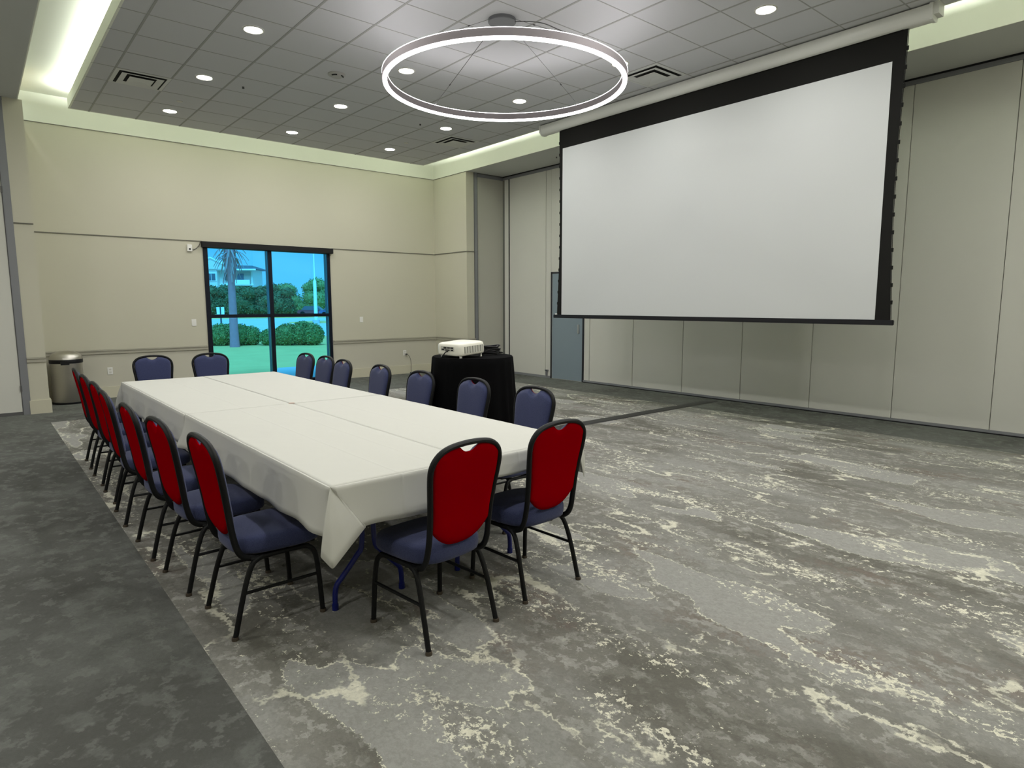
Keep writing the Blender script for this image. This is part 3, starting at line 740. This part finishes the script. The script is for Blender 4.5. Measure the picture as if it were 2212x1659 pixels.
def make_chair():
    root = empty('banquet_chair')
    # back frame: one bent oval tube
    L_ = [(-w_, y, z) for z, y, w_ in BACK[:-1]]; Rr = [(w_, y, z) for z, y, w_ in reversed(BACK[:-1])]
    pts = [(-.165, .02, .352)] + [(-.168, -.05, .350)] + L_ + [(0, BACK[-1][1], BACK[-1][0])] + Rr + [(.168, -.05, .350), (.165, .02, .352)]
    m = MB(); m.sweep(pts, .0125, 10, 3, r2=.0150, up=(1, 0, 0)); m.build('back_frame', M['cframe'], parent=root)
    # upholstery
    nu, nv = 44, 26
    def outline(s_, t, front):
        xt = s_*.189
        dip = .033*max(0, 1-(abs(xt)/.056)**2)
        zt = arc_z(xt) - .010 - dip
        edge = (abs(s_))**6
        zb = .452 + .085*abs(s_)**2.6
        z = zb + (zt-zb)*t
        wz = interp(min(z, .80), 2)
        x = xt*(wz-.004)/.198
        y = interp(z, 1)
        ed = (1-abs(s_)**8)*(1-(2*abs(t-.5))**10)
        th = (.030 if front else .010)*max(0, ed)**.45
        return (x, y+(.004+th if front else -.006-th), z)
    for nm, fr, mt in (('backrest', True, 'blue'), ('back_panel', False, 'red')):
        m = MB()
        m.grid(lambda u, v: outline(u*2-1, v, fr), nu, nv)
        m.grid(lambda u, v: (lambda q: (q[0], interp(q[2], 1), q[2]))(outline(u*2-1, v, fr)), nu, nv)
        n1 = (nu+1)*(nv+1)
        b_ = [i for i in range(nu+1)] + [j*(nu+1)+nu for j in range(1, nv+1)] + [nv*(nu+1)+i for i in range(nu-1, -1, -1)] + [j*(nu+1) for j in range(nv-1, 0, -1)]
        m.f += [(b_[i], b_[(i+1) % len(b_)], n1+b_[(i+1) % len(b_)], n1+b_[i]) for i in range(len(b_))]
        o = m.build(nm, M[mt], parent=root, angle=60)
        o['label'] = 'blue woven backrest cushion' if fr else 'red fabric rear panel of the back'
    # seat cushion: rounded trapezoid, domed
    m = MB(); n = 48; rings = []
    def rim(a, k):
        c, s_ = cos(a), sin(a); e = 3.6
        r = (abs(c)**e+abs(s_)**e)**(-1/e)
        y = r*s_*.215*k+.035; hw = .192+.028*((y+.18)/.43)
        return (r*c*hw*k, y)
    for k, z in ((.93, .372), (.985, .380), (1.0, .398), (1.0, .425), (.985, .442), (.95, .452), (.85, .459), (.6, .465), (.3, .468)):
        rings.append([(*rim(2*pi*i/n, k), z - (.012 if z > .39 else 0)*smoothstep((rim(2*pi*i/n, k)[1]-.12)/.13)) for i in range(n)])
    vs = [p for r_ in rings for p in r_]; fs = [(j*n+i, j*n+(i+1) % n, (j+1)*n+(i+1) % n, (j+1)*n+i) for j in range(len(rings)-1) for i in range(n)]
    fs += [tuple(range(n-1, -1, -1)), tuple((len(rings)-1)*n+i for i in range(n))]
    m.add(vs, fs); o = m.build('seat', M['blue'], parent=root, angle=70)
    # under-seat frame
    m = MB()
    for s_ in (-1, 1): m.sweep([(s_*.178, -.115, .352), (s_*.185, -.02, .356), (s_*.190, .12, .356), (s_*.188, .16, .352)], .0115, 8, 3)
    m.sweep([(-.18, -.05, .352), (.18, -.05, .352)], .010, 8); m.sweep([(-.186, .13, .352), (.186, .13, .352)], .010, 8)
    m.box(-.17, .17, -.13, .20, .362, .374)
    m.build('seat_frame', M['cframe'], parent=root)
    for sx in (-1, 1):
        for fy, pts in ((1, [(.207, .212, .004), (.202, .202, .18), (.196, .190, .30), (.190, .168, .342), (.187, .13, .356)]), (-1, [(.207, -.212, .004), (.201, -.168, .18), (.194, -.135, .285), (.188, -.105, .338), (.184, -.06, .356)])):
            m = MB(); m.sweep([(sx*a, b_, c_) for a, b_, c_ in pts], .0125, 10, 4, up=(0, 1, 0)); lg = m.build('leg', M['cframe'], parent=root)
            m = MB(); m.lathe([(.0155, 0), (.0160, .006), (.0145, .016)], sx*.2075, fy*.2125, 12); m.build('glide', M['cap'], parent=lg)
        m = MB(); m.sweep([(sx*.2005, -.160, .205), (sx*.2015, .201, .205)], .008, 8); m.build('stretcher', M['cframe'], parent=root)
    return root

proto = make_chair()
chairs = []
# left side (facing +x): rear feet x, centre y, yaw tweak
left = [(.797, 3.131, 1), (.742, 3.768, 3.5), (.708, 4.402, 1), (.697, 5.185, -1), (.722, 5.829, 1), (.726, 6.475, 1), (.738, 7.176, -2)]
ords = ['nearest', 'second nearest', 'third nearest', 'middle', 'third farthest', 'second farthest', 'farthest']
for (x, y, a), od in zip(left, ords):
    chairs.append((x+.212, y, -90+a, od + ' of the seven red-backed banquet chairs along the left side of the table', 'banquet chairs along the left side'))
right = [(3.41, 0, 3.03), (4.13, 0, 3.02), (4.87, 2, 2.99), (5.65, -2, 3.0), (6.44, -1, 2.98), (7.01, 2, 3.04), (7.57, 5, 3.04)]
rl = ['nearest', 'second nearest', 'third nearest', 'fourth', 'fifth', 'sixth', 'farthest']
rx = [', beside its near end', ', before the black stand', ', left of the projector stand', ', alone in a gap', ', below the window edge', ', crowded between two others', ', against the window pane']
for (y, a, x), od, ex in zip(right, rl, rx):
    chairs.append((x-.212, y-.03, 90+a, f'{od} of seven blue chairs right of the table{ex}', 'banquet chairs along the right side'))
chairs.append((1.595, 2.476, 6.0, 'red-backed banquet chair at the near end of the table, closest to the camera', 'banquet chairs at the near end'))
chairs.append((2.249, 2.558, 3.5, 'red-backed banquet chair at the near right end of the table', 'banquet chairs at the near end'))
chairs.append((1.575, 8.17, 180, 'blue banquet chair standing off the far end of the table, left of the window', 'banquet chairs at the far end'))
chairs.append((2.185, 8.11, 178, 'blue banquet chair standing off the far end of the table, overlapping the window edge', 'banquet chairs at the far end'))
for i, (x, y, a, lab, grp) in enumerate(chairs):
    o = proto if i == 0 else copy_tree(proto)
    o.location = (x, y, 0); o.rotation_euler = (0, 0, R(a)); tag(o, lab, 'chair', grp)

# ------------------------------------------------------------------ trash can
tc = tag(empty('trash_can', (1.055, 12.0, 0)), 'stainless steel trash can with domed lid standing in the left corner by the pier', 'trash can')
p = MB(); p.lathe([(.205, .0), (.21, .012), (.21, .028)], seg=48); p.build('base_ring', M['black'], parent=tc)
p = MB(); p.lathe([(.206, .028), (.208, .04), (.210, .63)], seg=48); p.build('body', M['steel'], parent=tc)
p = MB(); p.lathe([(.216, .63), (.220, .64), (.220, .685), (.216, .695)], seg=48); p.box(-.09, .02, -.228, -.20, .612, .66); p.build('lid_band', M['black'], parent=tc)
p = MB(); p.lathe([(.218, .690), (.214, .715), (.200, .748), (.170, .778), (.125, .80), (.07, .812), (.012, .816)], seg=48); p.build('domed_lid', M['steel'], parent=tc, angle=60)

# ------------------------------------------------------------------ projector stand and projector
HX, HY, HZ = 3.458, 4.66, 1.062
st = tag(empty('projector_stand', (HX, HY, 0)), 'round tall table fully covered by a black pleated skirt, beside the right row of chairs', 'table')
p = MB(); n = 120; rows = []
for z, r_, amp in ((HZ-.004, .360, 0), (HZ-.012, .368, .001), (HZ-.06, .370, .004), (HZ-.3, .385, .008), (.5, .402, .012), (.2, .412, .015), (.012, .418, .017)):
    rows.append([((r_+amp*sin(17*2*pi*i/n + 1.3*sin(5*2*pi*i/n)))*cos(2*pi*i/n), (r_+amp*sin(17*2*pi*i/n + 1.3*sin(5*2*pi*i/n)))*sin(2*pi*i/n), z) for i in range(n)])
p.add([v for r_ in rows for v in r_], [(j*n+i, j*n+(i+1) % n, (j+1)*n+(i+1) % n, (j+1)*n+i) for j in range(len(rows)-1) for i in range(n)])
p.build('skirt', M['skirt'], parent=st, angle=70)
p = MB(); p.lathe([(.34, HZ-.028), (.362, HZ-.024), (.364, HZ-.004), (.355, HZ)], seg=64); p.build('tabletop', M['skirt'], parent=st)
p = MB(); p.lathe([(.28, 0), (.27, .012), (.04, .03), (.036, .06), (.036, HZ-.03)], seg=32); p.build('pedestal', M['black'], parent=st)

pj = tag(empty('projector', (3.305, 4.62, HZ+.0095)), 'ivory white projector on the black skirted stand, aimed at the screen', 'projector'); pj.rotation_euler = (0, R(-4), R(4))
m = MB(); n = 40; prof = []
def rr(k, hx, hy, e=7): 
    out = []
    for i in range(n):
        a = 2*pi*i/n; c, s_ = cos(a), sin(a); r_ = (abs(c)**e+abs(s_)**e)**(-1/e); out.append((r_*c*hx*k, r_*s_*hy*k))
    return out
for k, z in ((.94, .018), (.985, .024), (1, .036), (1, .092), (.985, .110), (.95, .120), (.88, .125)):
    prof.append([(a, b_, z) for a, b_ in rr(k, .150, .168)])
m.add([v for r_ in prof for v in r_], [(j*n+i, j*n+(i+1) % n, (j+1)*n+(i+1) % n, (j+1)*n+i) for j in range(len(prof)-1) for i in range(n)] + [tuple(range(n-1, -1, -1)), tuple((len(prof)-1)*n+i for i in range(n))])
m.build('case', M['projector'], parent=pj, angle=60)
m = MB(); m.box(-.100, .112, -.1695, -.155, .038, .098); vp = m.build('side_vent', M['vent'], parent=pj, smooth=False)
m = MB()
for i in range(8): m.box(-.098+i*.0295, -.095+i*.0295, -.172, -.168, .040, .096)
m.build('vent_slat', M['seam'], parent=vp, smooth=False)
m = MB(); m.box(-.153, -.14, -.09, .09, .058, .100); pp = m.build('port_panel', M['vent'], parent=pj, smooth=False)
m = MB()
for y0, y1, z0, z1 in ((-.08, -.045, .083, .094), (-.035, .0, .083, .094), (.012, .05, .080, .096), (-.078, -.05, .064, .074), (-.03, .03, .064, .073), (.045, .08, .066, .078)): m.box(-.156, -.152, y0, y1, z0, z1)
m.build('port', M['black'], parent=pp, smooth=False)
m = MB(); m.lathe([(.012, .0), (.012, .02)], -.115, -.13, 12); m.build('foot', M['white'], parent=pj)
m = MB(); m.lathe([(.012, 0), (.012, .02)], -.115, .13, 12); m.build('foot', M['white'], parent=pj)
m = MB(); m.lathe([(.010, -.012), (.010, .02)], .115, -.13, 12); m.lathe([(.010, -.010), (.010, .02)], .115, .13, 12); m.build('foot', M['white'], parent=pj)
m = MB(); m.v = []; m.lathe([(.045, 0), (.045, .03), (.038, .034)], 0, 0, 28); m.v = [(.143+c_, a+.03, b_+.07) for a, b_, c_ in m.v]; m.build('lens', M['black'], parent=pj)
cb = MB()
for k in range(9):
    r_ = .065+.008*(k % 3); pts = [(3.64+r_*1.25*cos(a)+.006*sin(3*a+k), 4.635+r_*sin(a)+.006*cos(2*a+k), HZ+.0125+.0085*k+.005*sin(2*a+k)) for a in [2*pi*i/22 for i in range(22)]]
    cb.sweep(pts, .0058, 6, closed=True)
cb.sweep([(3.70, 4.60, HZ+.02), (3.75, 4.60, HZ+.02), (3.79, 4.64, HZ+.012), (3.76, 4.70, HZ+.008)], .0055, 6, 4)
tag(cb.build('cable_coil', M['black'], loc=(3.64, 4.635, HZ)), 'coil of black cable lying on the skirted stand right of the projector', 'cable')
cb = MB(); cb.sweep([(3.147, 4.60, HZ+.055), (3.125, 4.605, HZ+.05), (3.112, 4.62, HZ+.025), (3.125, 4.66, HZ+.008), (3.17, 4.72, HZ+.006)], .005, 8, 4)
tag(cb.build('power_cable', M['black'], loc=(3.13, 4.64, HZ)), 'short black power cable plugged into the back of the projector', 'cable')

# ------------------------------------------------------------------ outside
GZ = -.12
M['lawn'] = mat('lawn grass', (.95, .60, .22), .9, spec=.1, var=.18, vscale=1.2, bump=.6, bscale=25)
M['concrete'] = mat('sidewalk concrete', (.62, .60, .58), .9, var=.05)
M['road'] = mat('asphalt pale', (.75, .68, .66), .9, var=.12, vscale=.3)
M['stucco'] = mat('building stucco', (.78, .72, .66), .9)
M['stucco2'] = mat('building panel tan', (.48, .38, .32), .9)
M['roof'] = mat('roof shingle', (.16, .15, .17), .9, var=.1, vscale=1.)
M['bwhite'] = mat('building white trim', (.92, .92, .92), .7)
M['bglass'] = mat('building window glass', (.10, .12, .15), .2)
M['leafA'] = mat('tree leaves dark', (.14, .17, .07), .9, var=.4, vscale=1.0)
M['leafB'] = mat('tree leaves light', (.26, .33, .11), .9, var=.4, vscale=1.0)
M['hedge'] = mat('hedge leaves', (.22, .30, .09), .9, var=.5, vscale=6.)
M['bark'] = mat('palm bark', (.50, .24, .29), .95, bump=.8, bscale=14, var=.2, vscale=6)
M['frond'] = mat('palm frond', (.45, .30, .30), .9, var=.3)
M['trunk'] = mat('tree bark', (.12, .10, .08), .95)
M['carA'] = mat('car paint dark red', (.28, .07, .09), .4)
M['carB'] = mat('car paint blue', (.12, .16, .35), .4)

gl = MB(); gl.box(-60, 60, YF+.16, 14.7+.0, GZ-.1, GZ); gl.v = []; gl.f = []
gl.prism([(-40, YF+.17), (90, YF+.17), (90, 48), (-40, 48)], GZ-.1, GZ-.001)
struct(gl.build('lawn', M['lawn'], smooth=False), 'green lawn outside the window')
p = MB(); p.prism([(4.95, YF+.17), (14, YF+.17), (14, 16.35), (5.95, 16.5), (4.95, 14.0)], GZ-.05, GZ+.012); struct(p.build('sidewalk', M['concrete'], smooth=False), 'pale sidewalk slab outside the right pane')
p = MB(); p.prism([(-60, 36), (120, 26), (120, 300), (-60, 300)], GZ-.02, GZ+.004); struct(p.build('road', M['road'], smooth=False), 'pale parking road beyond the hedge')
p = MB(); p.prism([(21, 55), (27, 50), (31, 52), (25, 58)], GZ, GZ+.12); p.prism([(18, 78), (70, 70), (75, 130), (10, 130)], GZ, GZ+.1)
struct(p.build('verge', M['lawn'], smooth=False), 'grass verge islands beyond the road')

def crown_mesh(blobs, nleaf, size, mname, name, loc, parent=None, seed=1):
    rg = random.Random(seed); m = MB()
    tot = sum(b_[3]**2 for b_ in blobs)
    for bx_, by_, bz_, br_, fz in blobs:
        m.lathe([(br_*.86*sin(pi*q/7)+.001, bz_-br_*.86*fz*cos(pi*q/7)) for q in range(8)], bx_, by_, 12)
        for _ in range(int(nleaf*br_*br_/tot)):
            u, v = rg.uniform(-1, 1), rg.uniform(0, 2*pi); s_ = math.sqrt(1-u*u); rr_ = br_*rg.uniform(.84, 1.08)
            c = Vector((bx_+rr_*s_*cos(v), by_+rr_*s_*sin(v), bz_+rr_*u*fz))
            a = Vector((rg.gauss(0, 1), rg.gauss(0, 1), rg.gauss(0, 1))).normalized(); b2 = a.cross(Vector((rg.gauss(0, 1), rg.gauss(0, 1), rg.gauss(0, 1)))).normalized()
            q = size*rg.uniform(.6, 1.3)
            m.add([c-a*q, c+b2*q*.6, c+a*q, c-b2*q*.6], [(0, 1, 2, 3)])
    return m.build(name, M[mname], parent=parent, loc=loc, smooth=False)

def hedge(pts, lab, seed):
    x0, y0 = pts[0][0], pts[0][1]
    m = []; rg = random.Random(seed)
    for (xa, ya, za), (xb, yb, zb) in zip(pts, pts[1:]):
        d = math.hypot(xb-xa, yb-ya); k = max(1, int(d/.28))
        for i in range(k):
            t = i/k; z = za+(zb-za)*t; r_ = .5*(z-GZ)
            m.append((xa+(xb-xa)*t+rg.uniform(-.04, .04), ya+(yb-ya)*t+rg.uniform(-.1, .1)+.35, GZ+r_*1.0, r_*1.05, 1.0))
    o = crown_mesh(m, 9000, .038, 'hedge', 'hedge', (x0, y0, GZ), seed=seed)
    return tag(o, lab, 'hedge', 'clipped hedges on the lawn')
hedge([(7.0, 27.4, .35), (7.30, 27.2, .55), (7.55, 26.95, .72), (8.0, 26.75, .72), (8.3, 26.6, .70), (8.6, 26.4, .62), (8.92, 26.15, .52)], 'clipped green hedge behind the palm trunk in the left panes', 3)
hedge([(9.12, 25.85, .50), (9.5, 25.55, .58), (9.75, 25.3, .72), (10.2, 25.0, .80), (10.5, 24.8, .74), (10.68, 24.7, .60)], 'mounded green hedge seen through the lower right pane', 4)

pm = tag(empty('palm_tree', (7.72, 25.9, GZ)), 'palm with a thick mauve trunk and drooping dead fronds seen through the left panes', 'palm tree')
m = MB(); m.lathe([(.185, .0), (.170, .25), (.155, .8), (.142, 1.6), (.130, 2.3), (.128, 2.5), (.17, 2.75), (.22, 3.1), (.20, 3.9)], seg=20); m.build('trunk', M['bark'], parent=pm)
rg = random.Random(5)
for k in range(54):
    a = rg.uniform(0, 2*pi); el = rg.choice((rg.uniform(-80, -30), rg.uniform(-25, 45))); ln = rg.uniform(.2, .38) if el < -25 else rg.uniform(.35, .62)
    z0 = rg.uniform(2.75, 3.5) if el < -25 else rg.uniform(3.4, 3.9); pts = []
    for q in range(6):
        t = q/5; dr_ = t*t*(.55 if el > -20 else .25)
        pts.append(Vector((.16*cos(a)+ln*t*cos(a)*cos(R(el)), .16*sin(a)+ln*t*sin(a)*cos(R(el)), z0+ln*t*sin(R(el))-dr_)))
    m = MB(); sd = Vector((-sin(a), cos(a), 0)); vs = []
    for q, pt in enumerate(pts):
        w_ = .042*(1-.75*q/5); vs += [pt-sd*w_-Vector((0, 0, .02)), pt, pt+sd*w_-Vector((0, 0, .02))]
    m.add(vs, [(3*q+e, 3*q+e+1, 3*q+e+4, 3*q+e+3) for q in range(5) for e in (0, 1)])
    m.build('frond', M['frond'], parent=pm, solid=.01, smooth=False)

def tree(x, y, h, w_, mn, lab, seed):
    o = tag(empty('leafy_tree', (x, y, GZ)), lab, 'tree', 'trees beyond the road')
    rg = random.Random(seed); bl = []
    for _ in range(9):
        a = rg.uniform(0, 2*pi); q = rg.uniform(.1, .6)*w_; r_ = w_*rg.uniform(.32, .5)
        bl.append((q*cos(a), q*sin(a), h*rg.uniform(.30, .80), r_, .8))
    bl.append((0, 0, h*.38, w_*.85, .75)); bl.append((w_*.3, -w_*.2, h*.22, w_*.7, .6)); bl.append((-w_*.3, w_*.1, h*.22, w_*.7, .6))
    crown_mesh(bl, 5000, .15, mn, 'crown', (0, 0, 0), o, seed)
    m = MB(); m.lathe([(.28, 0), (.2, h*.4), (.12, h*.6)], seg=10); m.build('trunk', M['trunk'], parent=o)
tree(24.6, 97.0, 5.7, 2.5, 'leafA', 'dark bushy tree at the left edge of the upper left pane', 11)
tree(29.2, 102.5, 5.2, 2.7, 'leafA', 'dark bushy tree just left of the palm trunk', 12)
tree(29.4, 94.0, 4.7, 2.5, 'leafA', 'dark bushy tree just right of the palm trunk', 13)
tree(34.4, 98.5, 5.2, 2.6, 'leafA', 'dark bushy tree behind the centre mullion of the window', 14)
tree(32.9, 89.8, 4.2, 2.3, 'leafA', 'small dark bushy tree at the left of the upper right pane', 15)
tree(39.5, 104, 5.0, 3.1, 'leafB', 'pale green bushy tree in the middle of the upper right pane', 16)
tree(42.6, 97.2, 5.9, 3.3, 'leafB', 'tall pale green tree at the right of the upper right pane behind the pole', 17)
# apartment building: local frame, front faces -v; u runs to the right
bo = tag(empty('apartment_building', (36.4, 143, GZ), R(-40.5)), 'three storey pale apartment building with dark hipped roof beyond the trees', 'building')
bz = 8.7
m = MB(); m.box(-10, 11.0, 0, 5, 0, bz); m.box(2.2, 4.2, -1.2, 0, 0, bz)
m.build('wall', M['stucco'], parent=bo, smooth=False)
m = MB(); m.box(7.4, 10.6, -.15, .0, 0, bz-.4); m.build('wall_panel', M['stucco2'], parent=bo, smooth=False)
m = MB()
m.add([(-11, -1, bz), (12.0, -1, bz), (12.0, 6, bz), (-11, 6, bz), (-7, 2.5, bz+1.3), (10.0, 2.5, bz+1.0), (-11, -1, bz+.15), (12.0, -1, bz+.15), (12.0, 6, bz+.15), (-11, 6, bz+.15)],
      [(0, 3, 2, 1), (0, 1, 7, 6), (1, 2, 8, 7), (2, 3, 9, 8), (3, 0, 6, 9), (6, 7, 5, 4), (7, 8, 5), (8, 9, 4, 5), (9, 6, 4)])
m.build('roof', M['roof'], parent=bo, smooth=False)
m = MB(); m.add([(-1.3, -1.6, bz+.1), (7.6, -1.6, bz+.1), (3.2, -1.6, bz+2.2), (-1.3, 2, bz+.1), (7.6, 2, bz+.1), (3.2, 3, bz+2.2)], [(0, 1, 2), (3, 5, 4), (0, 2, 5, 3), (1, 4, 5, 2), (0, 3, 4, 1)]); m.build('gable', M['stucco'], parent=bo, smooth=False)
m = MB()
for a, b_ in (((-1.7, bz), (3.2, bz+2.4)), ((8.0, bz), (3.2, bz+2.4))): m.sweep([(a[0], -1.75, a[1]), (b_[0], -1.75, b_[1])], .14, 6)
m.box(-11, 12.1, -1.1, -.95, bz-.15, bz+.15); m.box(-10, 11.1, -.12, .0, bz-3.1, bz-2.85); m.build('fascia', M['bwhite'], parent=bo, smooth=False)
for fz in (bz-2.2, bz-5.1):
    for u in (-6.5, -3.2, 0.0, 3.1, 6.2):
        m = MB(); m.box(u-1.0, u+1.0, -.25 if not 2.2 < u < 4.2 else -1.4, .0, fz-.1, fz+1.5); fr_ = m.build('window', M['bwhite'], parent=bo, smooth=False)
        m = MB(); yy = -.3 if not 2.2 < u < 4.2 else -1.45
        m.box(u-.85, u-.05, yy, yy+.1, fz, fz+1.4); m.box(u+.05, u+.85, yy, yy+.1, fz, fz+1.4); m.build('window_pane', M['bglass'], parent=fr_, smooth=False)
    m = MB(); m.box(7.2, 10.9, -1.4, 0, fz-1.0, fz-.8); m.box(7.2, 10.9, -1.45, -1.3, fz-.8, fz+.1); m.build('balcony', M['bwhite'], parent=bo, smooth=False)
    m = MB(); m.box(7.9, 9.2, -.25, -.1, fz-.8, fz+1.4); m.build('balcony_door', M['bglass'], parent=bo, smooth=False)

fp = tag(empty('light_pole', (22.7, 53.2, GZ)), 'tall white tapered pole in front of the trees in the right panes', 'pole')
m = MB(); m.lathe([(.16, .3), (.13, 3.6), (.06, 3.75), (.045, 8)], seg=14); m.build('shaft', M['bwhite'], parent=fp)
m = MB(); m.lathe([(.3, 0), (.3, .3)], seg=14); m.build('footing', M['concrete'], parent=fp)
sg = tag(empty('road_sign', (13.42, 47.8, GZ), R(-35)), 'white rectangular sign on a dark post in the left panes', 'sign')
m = MB(); m.box(-.26, .26, -.05, -.03, .95, 1.46); m.build('sign_panel', M['bwhite'], parent=sg, smooth=False)
m = MB(); m.box(-.045, .045, -.06, .03, 0, 1.46); m.build('post', M['cable'], parent=sg, smooth=False)
def car(x, y, rz, mn, lab):
    o = tag(empty('parked_car', (x, y, GZ), rz), lab, 'car', 'cars parked beyond the road')
    m = MB(); m.prism([(-2.2, -.85), (2.2, -.85), (2.3, 0), (2.2, .85), (-2.2, .85)], .3, .85); m.build('body', M[mn], parent=o, smooth=False, bevel=.12)
    m = MB(); m.add([(-1.6, -.75, .84), (1.2, -.75, .84), (1.2, .75, .84), (-1.6, .75, .84), (-1.2, -.65, 1.4), (.5, -.65, 1.4), (.5, .65, 1.4), (-1.2, .65, 1.4)], [(0, 3, 2, 1), (4, 5, 6, 7), (0, 1, 5, 4), (1, 2, 6, 5), (2, 3, 7, 6), (3, 0, 4, 7)]); m.build('cabin', M['bglass'], parent=o, smooth=False)
    for a in (-1.4, 1.4):
        for b_ in (-.86, .86):
            m = MB(); m.lathe([(.33, -.1), (.33, .1)], 0, 0, 16); m.v = [(p_+a, r_+b_, q_+.33) for p_, q_, r_ in m.v]; m.build('wheel', M['black'], parent=o)
car(37.0, 87.2, R(-40), 'carA', 'dark red parked car seen through the upper right pane')
car(37.2, 80.4, R(-40), 'carB', 'blue parked car to the right of the red one, by the white pole')

# ------------------------------------------------------------------ world, sun, camera
wd = bpy.data.worlds.new('overcast sky'); scn.world = wd; wd.use_nodes = True
nt = wd.node_tree; bg = nt.nodes['Background']; L = nt.links
tcn = nt.nodes.new('ShaderNodeTexCoord'); mp = nt.nodes.new('ShaderNodeMapping'); mp.inputs['Scale'].default_value = (1, 1, 4)
nz = nt.nodes.new('ShaderNodeTexNoise'); nz.inputs['Scale'].default_value = 3.2; nz.inputs['Detail'].default_value = 5
L.new(tcn.outputs['Generated'], mp.inputs['Vector']); L.new(mp.outputs['Vector'], nz.inputs['Vector'])
rp = nt.nodes.new('ShaderNodeValToRGB'); rp.color_ramp.elements[0].position = .35; rp.color_ramp.elements[1].position = .68
rp.color_ramp.elements[0].color = (.62, .93, .98, 1); rp.color_ramp.elements[1].color = (1, 1.12, 1.05, 1)
L.new(nz.outputs['Fac'], rp.inputs[0]); L.new(rp.outputs[0], bg.inputs['Color']); bg.inputs['Strength'].default_value = .95
sl = bpy.data.lights.new('fill_sun', 'SUN'); sl.energy = 3.6; sl.angle = R(20); sl.color = (1, .97, .92)  # added under the overcast sky to brighten the lawn and ground
so_ = bpy.data.objects.new('fill_sun', sl); col.objects.link(so_); so_.rotation_euler = (R(38), 0, R(-28))

cam = bpy.data.cameras.new('camera'); cam.sensor_fit = 'HORIZONTAL'; cam.sensor_width = 36; cam.lens = 36*1374.86/2212; cam.clip_end = 600; cam.clip_start = .05
co = bpy.data.objects.new('camera', cam); col.objects.link(co)
W_ = Vector((0.63944215, 0.75864952, -0.12475833)); R_ = Vector((0.76450513, -0.64461601, -0.00144943)); U_ = Vector((0.08152083, 0.09445156, 0.9921861))
mw = Matrix((R_, U_, -W_)).transposed().to_4x4(); mw.translation = (0, 0, 1.528); co.matrix_world = mw
scn.camera = co
scn.view_settings.view_transform = 'Standard'; scn.view_settings.look = 'None'; scn.view_settings.gamma = 1; scn.view_settings.exposure = .42
scn.view_settings.use_curve_mapping = False
scn.cycles.max_bounces = 8; scn.cycles.diffuse_bounces = 5; scn.cycles.transparent_max_bounces = 8
scn.cycles.sample_clamp_indirect = 4
